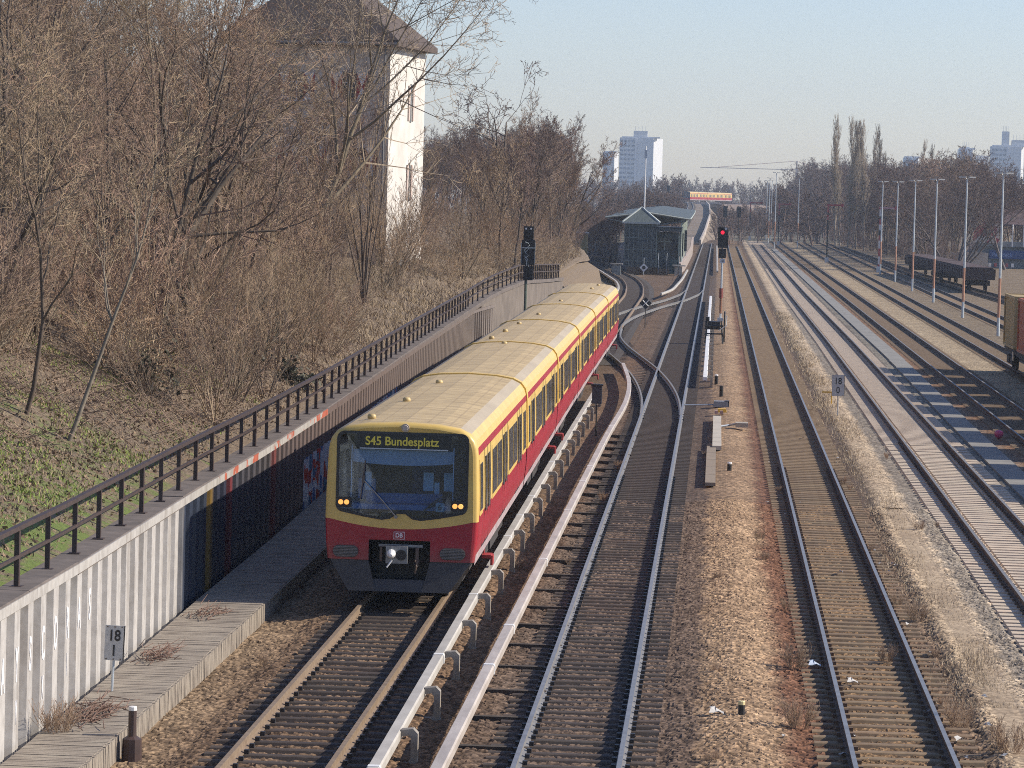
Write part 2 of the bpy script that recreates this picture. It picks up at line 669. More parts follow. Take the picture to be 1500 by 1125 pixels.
track("rusty brown railway track with dark steel sleepers under the red and yellow train", TA, 44, 600, 'steel', .6, [RUSTLIT, RUSTLIT], (74, 178))
track("polished blue-grey railway track on dark sooty sleepers, right of the train", TB, 44, 640, 'steel', .6, [STEEL, GREYRAIL])
track("dark-railed track on tan brown sleepers between the wide gravel and the dry grass strip", TC, 44, 610, 'tan', .65, [STEEL, RUST])
track("track on pale concrete sleepers beside the sandy dry grass strip", TD, 62, 640, 'concrete', .6, [GREYRAIL, RUST])
track("track crossed by the striped shadow of the containers", TE, 62, 700, 'tan', .65, [GREYRAIL, RUST])
track("track on which the container wagons stand", TF, 130, 700, 'tan', .65, [GREYRAIL, RUST])
track("track just right of the row of lamp posts", TG, 180, 700, 'tan', .65, [GREYRAIL, RUST])
track("siding at the far right carrying the dark flat wagon", TH, 225, 640, 'wood', .65, [RUST, RUST])


def crossover(label, tab, y0, y1, nsl):
    tab = smooth_tab(tab, 3.0)
    root = thing("crossover_track", label, "railway track", (lerp_path(tab, y0)[0], y0, 0))
    bx, by = root.location.x, y0
    path = [(x - bx, y - by, .004) for y, x in tab if y0 <= y <= y1]
    for o in (-.7525, .7525):
        rail("rail", path, o, [GREYRAIL, GREYRAIL], root)
    mb = sleeper_mesh('steel')
    pr = mb.build("sleeper", SLEEPER_MATS['steel'], root)
    for k in range(nsl):
        y = y0 + (k + .5) * (y1 - y0) / nsl
        x = lerp_path(tab, y)[0]
        o = pr if k == 0 else pr.copy()
        if k:
            COL.objects.link(o)
            o.parent = root
        o.location = (x - bx, y - by, -.022)
    return root


crossover("curved crossover rails leading from the middle track to the rear of the train", [(128, -1.95), (134, -1.97), (141, -2.1), (153, -2.6), (166, -3.42), (178, -4.48), (191, -5.6),
           (203, -6.35), (215, -6.6), (222, -6.66)], 130, 220, 60)
crossover("pale crossover rails slanting across in front of the station", [(216, -6.68), (225, -6.75), (240, -6.25), (262, -4.8), (278, -3.3), (298, -2.2), (308, -1.95), (312, -1.95)], 217, 311, 60)

# ------------------------------------------------------------------ conductor rails
COVER = M("cover_white", (.5, .465, .41), (.36, .33, .285), 2.5, .55, stretch=(1, .5, 1), lo=.3, hi=.7)
COVERP = M("cover_pinkish", (.5, .44, .385), (.36, .31, .265), 4, .45, stretch=(1, .2, 1))
BRK = M("bracket_grey", (.34, .3, .25), (.24, .21, .17), 8, .7, .2)


def conductor(label, tab, cover, brackets=None, w=.09, z=.30, joints=9.0):
    tab = [tuple(r) for r in tab]
    root = thing("conductor_rail", label, "conductor rail", (tab[0][1], tab[0][0], 0))
    bx, by = tab[0][1], tab[0][0]
    st = smooth_tab(tab, 3.0) if len(tab) > 2 else tab
    st = [r for r in st if tab[0][0] <= r[0] <= tab[-1][0]]
    path = [(x - bx, y - by, z) for y, x in st]
    mb = MB()
    mb.sweep(path, [(-w, -.12), (-w, .0), (-w * .8, .032), (w * .8, .032), (w, .0), (w, -.12)])
    mb.build("cover", cover, root, False)
    mb = MB()
    mb.sweep(path, [(-.05, -.2), (.05, -.2), (.05, -.125), (-.05, -.125)])
    mb.build("rail", RUST, root)
    L = tab[-1][0] - by
    y = 2.0
    pr = None
    while y < L and joints:
        x = float(np.interp(by + y, [r[0] for r in st], [r[1] for r in st])) - bx
        q = MB()
        q.sweep([(0, -.07, z), (0, .07, z)], [(a * 1.1, b_ + (.008 if b_ > -.05 else 0)) for a, b_ in [(-w, -.13), (-w, .0), (-w * .8, .032), (w * .8, .032), (w, .0), (w, -.13)]])
        if pr is None:
            pr = q.build("joint_sleeve", WHITE, root)
            o = pr
        else:
            o = pr.copy()
            COL.objects.link(o)
            o.parent = root
        o.location = (x, y, 0)
        y += joints * RNG.choice([.6, 1.0, 1.3])
    if brackets:
        side, pitch = brackets
        y = 1.0
        pr = None
        while y < L - .5:
            x = float(np.interp(by + y, [r[0] for r in st], [r[1] for r in st])) - bx
            if pr is None:
                q = MB()
                pts = [(.09, .15), (.27, .17), (.34, .1), (.34, -.32), (.27, -.42), (.02, -.42), (.02, -.33), (.2, -.33), (.24, -.26), (.24, .02), (.2, .07), (.09, .05)]
                n = len(pts)
                vs = [(side * p, yy, q_ + z - .12) for yy in (-.09, .09) for p, q_ in pts]
                q.add(vs, [(k, (k + 1) % n, n + (k + 1) % n, n + k) for k in range(n)])
                for yy in (0, n):
                    q.add([vs[yy + k] for k in range(n)], [(0, 1, 10, 11), (1, 2, 9, 10), (2, 3, 8, 9), (3, 4, 7, 8), (4, 5, 6, 7)])
                q.box((side * .05, 0, -.2), (.6, .2, .08))
                o = pr = q.build("bracket", BRK, root)
            else:
                o = pr.copy()
                COL.objects.link(o)
                o.parent = root
            o.location = (x, y, 0)
            y += pitch
    return root


conductor("white covered conductor rail on curved brackets along the train's right side", [(45, -4.47), (77, -4.62), (110, -4.72), (141, -4.78)], COVER, (1, 4.35))
conductor("pinkish white conductor rail along the left of the polished middle track", [(44, -3.64), (78, -3.57), (118, -3.48), (132, -3.32), (147, -3.52), (165, -4.36)], COVERP, None, .095, .29)
conductor("short straight white conductor rail right of the middle track", [(153, -.4), (280, -.47)], WHITE, (1, 5.0), .1)
conductor("bent white conductor rail left of the middle track before the station", [(284, -4.54), (297, -3.78), (338, -3.36), (380, -3.26)], COVER)
conductor("curving white conductor rail left of the station bend", [(285, -8.2), (300, -8.4), (320, -9.2), (365, -12.3), (403, -15.2), (430, -17)], COVER)
conductor("distant white conductor rail behind the red light signal", [(378, 0.0), (577, -.2)], COVER, None, .1)

# long dark timbers poking out between middle track and its left conductor rail
tm = sleeper_mesh('wood')
sup = thing("conductor_support_row", "row of dark support timbers lying under the pinkish conductor rail", "support timbers", (-3.2, 46, 0))
for k in range(26):
    q = MB()
    q.box((0, 0, -.185), (1.15, .14, .1))
    o = q.build("timber", SLEEPER_MATS['wood'][0], sup) if k == 0 else bpy.data.objects[first].copy()
    if k == 0:
        first = o.name
    else:
        COL.objects.link(o)
        o.parent = sup
    o.location = (RNG.uniform(-.05, .05), k * 3.0, 0)
# ------------------------------------------------------------------ the train
OCHRE = M("train_ochre", (.66, .46, .13), (.58, .39, .11), 2, .38, spec=.5)
ROOFM, t, b = nmat("train_roof")
oc = coords(t)
br = t.nodes.new("ShaderNodeTexBrick")
br.inputs["Scale"].default_value = 1.0
br.inputs["Brick Width"].default_value = .44
br.offset = 0.0
br.inputs["Row Height"].default_value = .46
br.inputs["Mortar Size"].default_value = .02
br.inputs["Color1"].default_value = (.52, .395, .2, 1)
br.inputs["Color2"].default_value = (.505, .38, .19, 1)
br.inputs["Mortar"].default_value = (.43, .32, .16, 1)
t.links.new(oc, br.inputs[0])
mp = t.nodes.new("ShaderNodeMapping")
mp.inputs["Scale"].default_value = (.8, 2.6, 1)
t.links.new(oc, mp.inputs[0])
nn = noise(t, 1.6, 5, .7, mp.outputs[0])
c = mix_rgb(t, 1.0, br.outputs[0], ramp(t, nn.outputs[0], [(.3, (.66, .62, .57)), (.6, (1.08, 1.06, 1.03))]), 'MULTIPLY')
t.links.new(c, b.inputs["Base Color"])
b.inputs["Roughness"].default_value = .55
TRED, t, b = nmat("train_red")
oc = coords(t)
sxx = t.nodes.new("ShaderNodeSeparateXYZ")
t.links.new(oc, sxx.inputs[0])
n1, n2 = noise(t, 1.4, 4, .6, oc), noise(t, 9, 5, .7, oc)
c = ramp(t, n1.outputs[0], [(.35, (.35, .008, .022)), (.65, (.27, .008, .018))])
dust = mval(t, 'MULTIPLY', ramp(t, mval(t, 'DIVIDE', sxx.outputs[2], 2.0), [(.4, (.75, .75, .75)), (.62, (.12, .12, .12)), (.9, (.03, .03, .03))]), mval(t, 'MULTIPLY', n2.outputs[0], 1.1))
t.links.new(mix_rgb(t, dust, c, (.2, .12, .1)), b.inputs["Base Color"])
b.inputs["Roughness"].default_value = .42
STRIPE = M("train_stripe", (.46, .38, .38), (.3, .22, .22), 3, .6, stretch=(1, 2, 1))
SILVER = M("train_silver", (.46, .38, .26), (.38, .31, .21), 1.2, .55, .05, stretch=(1, .4, 1))
GLASS, t, b = nmat("train_window_glass")
nn = noise(t, 7, 6, .8, coords(t))
mp2 = noise(t, 2.2, 3, .6, coords(t))
c = ramp(t, nn.outputs[0], [(.40, (.012, .014, .014)), (.56, (.05, .052, .047)), (.62, (.3, .3, .28)), (.66, (.06, .06, .055))])
t.links.new(c, b.inputs["Base Color"])
b.inputs["Roughness"].default_value = .12
SCREEN, t, b = nmat("windscreen_glass")
b.inputs["Base Color"].default_value = (.8, .9, 1, 1)
b.inputs["Roughness"].default_value = .04
tr = t.nodes.new("ShaderNodeBsdfTransparent")
tr.inputs[0].default_value = (.5, .68, .9, 1)
gl = t.nodes.new("ShaderNodeBsdfGlossy")
gl.inputs["Roughness"].default_value = .03
gl.inputs["Color"].default_value = (.75, .9, 1, 1)
ms = t.nodes.new("ShaderNodeMixShader")
ms.inputs[0].default_value = .11
t.links.new(tr.outputs[0], ms.inputs[1])
t.links.new(gl.outputs[0], ms.inputs[2])
t.links.new(ms.outputs[0], t.nodes["Material Output"].inputs[0])
GASKET = M("window_gasket", (.018, .02, .024), (.012, .013, .016), 5, .35)
SKIRT = M("train_skirt", (.05, .045, .045), (.035, .032, .032), 4, .55)
UNDER = M("train_underframe", (.03, .026, .024), (.05, .04, .033), 5, .8, 0, .3)

HALF = [(1.36, .74), (1.43, .80), (1.455, 1.0), (1.49, 1.35), (1.50, 1.77), (1.49, 2.3), (1.465, 2.95), (1.45, 3.10), (1.41, 3.24), (1.31, 3.37),
        (1.1, 3.475), (.7, 3.54), (0, 3.575)]
SEG = [4, 4, 1, 1, 0, 0, 1, 0, 0, 2, 3, 3]      # 0 ochre 1 red 2 silver 3 roof 4 stripe


def profile():
    return HALF + [(-x, z) for x, z in HALF[-2::-1]], SEG + SEG[::-1]


PROF, PSEG = profile()
CARL, PITCH = 18.65, 19.06
TRAIN_Y = 67.25


def hs(z):
    return float(np.interp(z, [p[1] for p in HALF], [p[0] for p in HALF]))


def shell(y0, y1, ny):
    mb = MB()
    n = len(PROF)
    for k in range(ny + 1):
        y = y0 + (y1 - y0) * k / ny
        mb.v += [(x, y, z) for x, z in PROF]
    for k in range(ny):
        for q in range(n - 1):
            mb.f.append((k * n + q, (k + 1) * n + q, (k + 1) * n + q + 1, k * n + q + 1))
            mb.m.append(PSEG[q])
    return mb


def panel(mb, side, y0, y1, z0, z1, off=.012, mi=0, nz=3):
    """thin plate that follows the body side"""
    zs = [z0 + (z1 - z0) * k / nz for k in range(nz + 1)]
    vs = []
    for z in zs:
        for y in (y0, y1):
            vs.append((side * (hs(z) + off), y, z))
    for z in zs:
        for y in (y0, y1):
            vs.append((side * (hs(z) - .03), y, z))
    n = 2 * (nz + 1)
    fs = []
    for k in range(nz):
        a = 2 * k
        q = (a, a + 1, a + 3, a + 2)
        fs.append(q)
        fs.append((a, a + 2, n + a + 2, n + a))
        fs.append((a + 1, n + a + 1, n + a + 3, a + 3))
    fs.append((0, n, n + 1, 1))
    e = 2 * nz
    fs.append((e, e + 1, n + e + 1, n + e))
    mb.add(vs, fs, mi)


BODYM = [OCHRE, TRED, SILVER, ROOFM, STRIPE]
train = thing("commuter_train", "six-car commuter train, ochre above and deep red below, heading towards the viewer", "train", (0, 0, 0))
WINS = [(.55, 1.35), (4.55, 6.1), (6.3, 7.85), (10.75, 12.3), (12.5, 14.05), (17.0, 18.1)]
DOORS = [2.0, 8.25, 14.4]


def make_car(first):
    mb = shell(.28 if first else 0.0, CARL, 8)
    if not first:
        mb.f.append(tuple(range(len(PROF))))
        mb.m.append(1)
    n = len(PROF)
    mb.f.append(tuple(len(mb.v) - 1 - k for k in range(n)))
    mb.m.append(1)
    car = mb.build("rail_car", BODYM, train)
    for side in (1, -1):
        for y0, y1 in WINS:
            fb = MB()
            panel(fb, side, y0 - .09, y1 + .09, 1.74, 2.86, .008)
            fr = fb.build("window", OCHRE, car)
            gb = MB()
            panel(gb, side, y0, y1, 1.84, 2.76, .016)
            gb.build("pane", GLASS, car)
        for d in DOORS:
            db = MB()
            for y in (d - .03, d + .95, d + 1.93):
                panel(db, side, y, y + .04, 1.0, 2.98, .006, 1)
            panel(db, side, d - .03, d + 1.97, 1.0, 1.03, .006, 1)
            dd = db.build("door", [OCHRE, GASKET], car)
            for a in (.2, 1.13):
                gb = MB()
                panel(gb, side, d + a, d + a + .6, 1.7, 2.8, .016)
                gb.build("door_window", GLASS, car)
    ub = MB()
    for y0, y1, wd in ((1.2, 4.4, 2.1), (5.2, 7.4, 2.55), (7.6, 10.6, 2.6), (10.9, 13.2, 2.5), (14.2, 17.4, 2.1)):
        ub.box((0, (y0 + y1) / 2, .58), (wd, y1 - y0, .42))
    ub.build("underframe", UNDER, car)
    for y in (1.9, 3.9, 14.7, 16.7):
        wb = MB()
        for s in (-1, 1):
            wb.tube([(s * .70, y, .45), (s * .83, y, .45)], .45, 16)
            wb.box((s * 1.05, y, .5), (.16, .9, .3))
        wb.build("wheelset", UNDER, car)
    return car


def seam(car, y, band=True):
    """yellow gutter hoop over the roof and down the sides at the car end"""
    mb = MB()
    q = []
    pr = [(x, z) for x, z in PROF if z >= 1.7]
    for yy in (y - .225, y + .225):
        for x, z in pr:
            s = 1 + .03 / max(1.0, abs(x))
            q.append((x * s, yy, z + (.028 if z > 3.2 else 0)))
    n = len(pr)
    fs = [(k, n + k, n + k + 1, k + 1) for k in range(n - 1)]
    for e in (0, n):
        pass
    inner = []
    for yy in (y - .225, y + .225):
        for x, z in pr:
            inner.append((x * .985, yy, z - .03))
    o = 2 * n
    fs += [(k, k + 1, o + k + 1, o + k) for k in range(n - 1)]
    fs += [(n + k, o + n + k, o + n + k + 1, n + k + 1) for k in range(n - 1)]
    mb.add(q + inner, fs)
    return mb.build("roof_gutter", M("gutter_yellow", (.70, .47, .10), (.62, .4, .09), 3, .4), car)


def place(o, ycen_front, L):
    x0, x1 = lerp_path(TA, ycen_front)[0], lerp_path(TA, ycen_front + L)[0]
    o.location = (x0, ycen_front, rise(TA, ycen_front + L / 2))
    o.rotation_euler = (0, 0, -math.atan2(x1 - x0, L))


car0 = make_car(True)
car1 = make_car(False)
cars = [car0, car1]
for k in range(4):
    cars.append(copy_tree(car1, train))
for k, c_ in enumerate(cars):
    place(c_, TRAIN_Y + k * PITCH, CARL)
    if k < 5:
        seam(c_, CARL + .2)
        bb = MB()                      # dark bellows between the cars
        bb.box((0, CARL + .2, 1.95), (2.5, .46, 2.3))
        bb.build("gangway", GASKET, c_)
    vb = MB()
    spots = {0: [(-.75, 1.4), (-.55, 7.2), (-.4, 14.5)], 1: [(-.1, 17.6)], 2: [(-.7, 2.2), (-.6, 8.0), (-.5, 14.8)],
             3: [(-.3, 6)], 4: [(-.2, 5)], 5: [(.4, 8), (.5, 15)]}[k]
    for j, (x, y) in enumerate(spots):
        zz = 3.565
        q = MB()
        q.tube([(x, y, zz - .03), (x, y, zz + .035), (x, y, zz + .065), (x, y, zz + .07)], [.085, .085, .06, .02], 10)
        q.build("roof_vent", M("vent_tan", (.55, .41, .18), (.46, .34, .15), 3, .5), c_, True)
for Y, ci in ((72.7, 0), (104.5, 1), (110.2, 2), (140.9, 3), (148.4, 4), (179.2, 5)):
    q = MB()
    y = Y - (TRAIN_Y + ci * PITCH)
    q.box((1.32, y, .46), (.3, .5, .07))
    q.box((1.48, y, .38), (.05, .46, .2))
    q.box((1.25, y + .1, .55), (.12, .12, .2), 0)
    q.build("current_collector", M("collector_red", (.45, .05, .04), (.3, .03, .03), 6, .5), cars[ci])

# --- cab end
cab = thing("cab", None, None)
cab.parent = train
cab.location = (lerp_path(TA, TRAIN_Y)[0], TRAIN_Y, .11)
cab.rotation_euler = (0, 0, cars[0].rotation_euler.z)

NP = 28


def ring(loop_pts, n):
    """resample closed polyline to n points"""
    P = [Vector(p) for p in loop_pts]
    P.append(P[0])
    L = [0]
    for a, b_ in zip(P, P[1:]):
        L.append(L[-1] + (b_ - a).length)
    out = []
    for k in range(n):
        s = L[-1] * k / n
        j = max(i for i in range(len(L) - 1) if L[i] <= s)
        f = (s - L[j]) / max(1e-9, L[j + 1] - L[j])
        out.append(P[j].lerp(P[j + 1], f))
    return out


def win_loop(grow=0.0):
    g = grow
    pts = []
    def arc(cx, cz, r, a0, a1, n=5):
        for k in range(n + 1):
            a_ = rad(a0 + (a1 - a0) * k / n)
            pts.append((cx + r * math.cos(a_), cz + r * math.sin(a_)))
    r = .15
    X1, X0, ZT = 1.285 + g, -1.285 - g, 3.375 + g
    arc(X1 - r, ZT - r, r, 0, 90)
    arc(X0 + r, ZT - r, r, 90, 180)
    arc(X0 + r, 1.80 - g + r, r, 180, 262)
    pts.append((-.75, 1.72 - g))
    pts.append((-.38, 1.665 - g))
    pts.append((-.22, 1.69 - g))
    pts.append((-.08, 1.79 - g))
    pts.append((.08, 1.79 - g))
    pts.append((.22, 1.69 - g))
    pts.append((.38, 1.665 - g))
    pts.append((.75, 1.72 - g))
    arc(X1 - r, 1.80 - g + r, r, 278, 360)
    return pts


def low_z(x):
    return 1.49 + .17 * (abs(x) / 1.5) ** 2


def outer_pts(inset):
    """upper (yellow) front outline, from right lower corner over the roof to the left lower corner and back along the curve"""
    pts = []
    up = [(x, z) for x, z in PROF if z > 1.7]
    pts.append((1.5 - inset, low_z(1.5)))
    for x, z in up:
        k = 1 - inset / 1.5
        pts.append((x * k, z - inset * max(0, (z - 2.6)) * .95))
    pts.append((-(1.5 - inset), low_z(1.5)))
    for k in range(1, 12):
        x = -1.5 + 3.0 * k / 12
        pts.append((x * (1 - inset / 1.5), low_z(x)))
    return pts


def front_y(x):
    return .055 * (abs(x) / 1.5) ** 2


# yellow surround: a face with a hole, filled by bmesh triangulation, plus the rounded rim
import bmesh


def fill_with_hole(outer, holes, y, mats, name, parent, mi=0):
    bm = bmesh.new()
    for loop in [outer] + holes:
        vs = [bm.verts.new((x, 0, z)) for x, z in loop]
        for a_, b_ in zip(vs, vs[1:] + vs[:1]):
            bm.edges.new((a_, b_))
    bmesh.ops.triangle_fill(bm, use_beauty=True, use_dissolve=False, edges=bm.edges[:])
    for v in bm.verts:
        v.co.y = y + front_y(v.co.x)
    bmesh.ops.recalc_face_normals(bm, faces=bm.faces[:])
    me = bpy.data.meshes.new(name)
    bm.to_mesh(me)
    bm.free()
    if sum(p.normal.y * p.area for p in me.polygons) > 0:
        me.flip_normals()
    for q in mats:
        me.materials.append(q)
    return link(name, me, parent)


fy = fill_with_hole(outer_pts(.10), [win_loop(.0)], 0.0, [OCHRE], "front_surround", cab)
mb = MB()
levels = [(.10, 0.0), (.065, .012), (.03, .045), (.008, .11), (0, .285)]
loops = []
for ins, yy in levels:
    lp = [(1.5 - ins, low_z(1.5))] + outer_pts(ins)[1:len([1 for p in PROF if p[1] > 1.7]) + 1] + [(-(1.5 - ins), low_z(1.5))]
    loops.append([(x, yy + (front_y(x) if yy < .02 else front_y(x) * .5 if yy < .2 else 0), z) for x, z in lp])
n = len(loops[0])
for lp in loops:
    mb.v += lp
for k in range(len(loops) - 1):
    for q in range(n - 1):
        mb.f.append((k * n + q, (k + 1) * n + q, (k + 1) * n + q + 1, k * n + q + 1))
        mb.m.append(0)
rim = mb.build("front_rim", OCHRE, cab, True)
# red lower front with the coupler recess
lower = [(x * (1 - .10 / 1.5), low_z(x)) for x in np.linspace(-1.5, 1.5, 13)] + [(1.38, 1.2), (1.36, .87), (-1.36, .87), (-1.38, 1.2)]
RX0, RX1, RZ0, RZ1 = -.62, .58, .8705, 1.27
fill_with_hole(lower, [[(RX0, RZ0), (RX1, RZ0), (RX1, RZ1), (RX0, RZ1)]], .001, [TRED], "front_apron", cab)
mb = MB()
for s in (-1, 1):
    a_ = []
    for ins, yy in levels:
        for z, xx in ((low_z(1.5), 1.5), (1.2, 1.48), (.87, 1.44)):
            a_.append((s * (xx - ins), yy + (front_y(1.5) if yy < .02 else .03 if yy < .2 else 0), z))
    fs = []
    for k in range(len(levels) - 1):
        for q in range(2):
            f = (k * 3 + q, k * 3 + q + 1, k * 3 + q + 4, k * 3 + q + 3)
            fs.append(f if s < 0 else f[::-1])
    mb.add(a_, fs)
mb.build("apron_corner", TRED, cab, True)
# recess box
mb = MB()
d = .75
vs = [(RX0, .03, .3), (RX1, .03, .3), (RX1, .03, RZ1), (RX0, .03, RZ1), (RX0, d, .3), (RX1, d, .3), (RX1, d, RZ1), (RX0, d, RZ1)]
mb.add(vs, [(4, 5, 6, 7), (0, 4, 7, 3), (1, 2, 6, 5), (3, 7, 6, 2), (0, 1, 5, 4)])
mb.build("coupler_recess", BLACK, cab)
# coupler
cp = MB()
cp.box((-.06, .02, 1.0), (.42, .3, .34), 0)
cp.tube([(-.16, -.14, 1.02), (-.16, -.22, 1.02), (-.16, -.3, 1.0)], [.09, .085, .03], 12, 1)
cp.tube([(.03, -.135, 1.0), (.03, -.16, 1.0)], [.105, .105], 14, 2)
cp.tube([(-.14, -.2, .9), (-.24, -.22, .76)], .018, 6, 1)
cp.box((.0, .12, 1.16), (.86, .12, .05), 0)
cp.box((.33, .05, .95), (.06, .1, .36), 3)
cp.box((-.38, .1, 1.0), (.05, .1, .3), 3)
cp.tube([(.3, -.05, .9), (.33, -.08, .78), (.3, -.05, .64)], .02, 6, 3)
cp.build("coupler", [M("coupler_grey", (.3, .31, .31), (.2, .2, .2), 8, .5, .5), WHITE, BLACK, M("coupler_brown", (.14, .1, .07), (.09, .06, .05), 8, .6)], cab)
# lamp grilles
for x in (-1.07, 1.02):
    g = MB()
    def oval(a_, h_, yy, n=20):
        return [(x + (a_ - h_) * (1 if math.cos(t_) > 0 else -1) + h_ * math.cos(t_), yy, 1.03 + h_ * math.sin(t_)) for t_ in [2 * math.pi * (k + .5) / n for k in range(n)]]
    o1, o2 = oval(.25, .115, .0 + front_y(x)), oval(.25, .115, -.03 + front_y(x))
    n = len(o1)
    g.add(o1 + o2, [(k, n + k, n + (k + 1) % n, (k + 1) % n) for k in range(n)] + [tuple(range(n, 2 * n))])
    gr_ = g.build("buffer_grille", M("grille_grey", (.09, .08, .075), (.06, .055, .05), 6, .5), cab)
    for k in range(7):
        s_ = MB()
        z = .945 + k * .0285
        hw = .25 - .115 + math.sqrt(max(0, .115 ** 2 - (z - 1.03) ** 2)) - .012
        s_.box((x, -.036 + front_y(x), z), (2 * hw, .018, .011))
        s_.build("grille_bar", M("grille_bar_grey", (.2, .18, .165), (.14, .13, .12), 6, .5), gr_)
# skirt / snow plough
sk = MB()
for xa, xb, za in ((-1.38, RX0, 0), (RX0 + .004, RX1 - .004, 1), (RX1, 1.38, 2)):
    top = .865 if za != 1 else .50
    def bx(x):
        return max(-1.0, min(.96, x * .76))
    q = [(xa, .03 + front_y(xa), top), (xb, .03 + front_y(xb), top), (bx(xb), -.05, .27), (bx(xa), -.05, .27)]
    sk.add(q + [(x, y + .06, z) for x, y, z in q], [(3, 2, 1, 0), (0, 1, 5, 4), (1, 2, 6, 5), (2, 3, 7, 6), (3, 0, 4, 7), (4, 5, 6, 7)])
sk.add([(1.385, .1, .865), (1.385, .7, .85), (1.1, .6, .3), (.965, .02, .28)], [(0, 3, 2, 1), (0, 1, 2, 3)])
sk.build("skirt", SKIRT, cab)
# windscreen: gasket, pane, and what is seen behind it
wo, wi = win_loop(.004), win_loop(-.045)
mb = MB()
n = len(wo)
vs = [(x, front_y(x) - .012, z) for x, z in wo] + [(x, front_y(x) - .012, z) for x, z in wi] + [(x, front_y(x) + .03, z) for x, z in wo] + [(x, front_y(x) + .03, z) for x, z in wi]
mb.add(vs, [(k, n + k, n + (k + 1) % n, (k + 1) % n) for k in range(n)] + [(k, (k + 1) % n, 2 * n + (k + 1) % n, 2 * n + k) for k in range(n)]
       + [(n + k, 3 * n + k, 3 * n + (k + 1) % n, n + (k + 1) % n) for k in range(n)])
mb.build("windscreen_frame", GASKET, cab)
pane = fill_with_hole(win_loop(-.03), [], .006, [SCREEN], "windscreen", cab)
CABM = M("cab_lining", (.06, .13, .27), (.045, .1, .2), 2, .7)
mb = MB()
mb.box((0, 1.75, 2.35), (2.86, .06, 1.5), 0)
mb.box((0, 1.75, 3.25), (2.2, .06, .36), 0)
mb.box((-.35, 1.71, 2.35), (.8, .04, 1.7), 1)
mb.box((0, 1.0, 1.42), (2.8, 1.5, .08), 1)
mb.build("cab_wall", [CABM, M("cab_door", (.05, .07, .1), (.04, .055, .08), 2, .6)], cab)
mb = MB()
mb.box((0, .52, 1.9), (2.5, .7, .1), 0)
mb.box((0, .75, 2.02), (1.5, .2, .22), 0)
mb.box((-.75, .8, 2.2), (.34, .14, .4), 0)
mb.build("dashboard", M("dash_blue", (.06, .17, .32), (.05, .14, .26), 3, .5), cab)
mb = MB()
mb.add([(-.98, .14, 3.02), (.98, .14, 3.02)] + [(x, .16, 2.72 + .055 * (abs(x) / .98) ** 2 - .0) for x in np.linspace(.98, -.98, 15)], [tuple(range(17))])
mb.build("sun_blind", M("blind_cloth", (.38, .44, .46), (.33, .39, .42), 3, .8), cab)
mb = MB()
for x in (-1.0, .99):
    mb.box((x, .12, 2.55), (.018, .018, 1.1))
mb.build("blind_rail", GALV, cab)
mb = MB()
for x, ww in ((.45, .2), (.84, .17)):
    mb.box((x, .9, 2.36), (ww, .05, .36), 0)
mb.box((.62, .86, 2.22), (.1, .05, .26), 0)
mb.box((-.72, .7, 2.36), (.12, .05, .36), 0)
mb.build("cab_notice", M("notice_white", (.55, .7, .72), (.4, .55, .6), 9, .5), cab)
mb = MB()
mb.box((0.02, .06, 3.2), (1.84, .06, .29), 0)
mb.box((0.02, .02, 3.05), (1.72, .03, .02), 1)
disp = mb.build("destination_display", [M("display_black", (.014, .018, .018), (.02, .024, .022), 3, .4), GALV], cab)
text("display_lettering", "S45 Bundesplatz", .235, emit("display_amber", (.42, .36, .05), .12), disp, (-.02, .024, 3.19), sx=.93, bold=.004)
for x, z in ((-1.13, 1.985), (1.10, 1.965)):
    mb = MB()
    mb.box((x, .055, z), (.3, .05, .2), 0)
    hl = mb.build("headlight", BLACK, cab)
    for e in (-.06, .055):
        q = MB()
        q.tube([(x + e, .03, z), (x + e, .0, z)], [.05, .045], 14)
        q.build("lamp", emit("lamp_warm", (1.0, .42, .1), .8) if e < 0 or x < 0 else emit("lamp_dim", (.9, .45, .12), .8), hl)
mb = MB()
mb.tube([(.04, .03, 3.465), (.04, -.012, 3.465)], [.085, .08], 16)
tl = mb.build("roof_lamp", M("lamp_rim", (.5, .4, .28), (.42, .33, .22), 6, .4), cab)
mb = MB()
mb.tube([(.04, -.008, 3.465), (.04, -.028, 3.465)], [.062, .05], 16)
mb.build("lamp_lens", M("lamp_lens_glass", (.5, .42, .36), (.4, .34, .3), 6, .15), tl)
mb = MB()
mb.tube([(-.1, -.03, 1.735), (-.42, -.06, 2.1), (-.73, -.06, 2.42)], .014, 6)
mb.tube([(-.10, .0, 1.73), (-.10, -.05, 1.73)], .035, 8)
mb.build("wiper_arm", M("wiper_grey", (.3, .27, .22), (.2, .18, .16), 6, .5), cab)
mb = MB()
mb.tube([(-.8, -.05, 2.05), (-.76, -.055, 2.4), (-.72, -.05, 2.82)], .013, 6)
mb.box((-.75, -.055, 2.45), (.05, .03, .16))
mb.build("wiper_blade", M("wiper_blade_brown", (.12, .09, .07), (.09, .07, .06), 6, .6), cab)
mb = MB()
mb.box((.75, .05, 1.93), (.17, .02, .17))
npl = mb.build("number_plate", M("plate_grey", (.25, .33, .32), (.2, .27, .27), 4, .5), cab)
text("plate_digit", "6", .17, BLACK, npl, (.75, .037, 1.93))
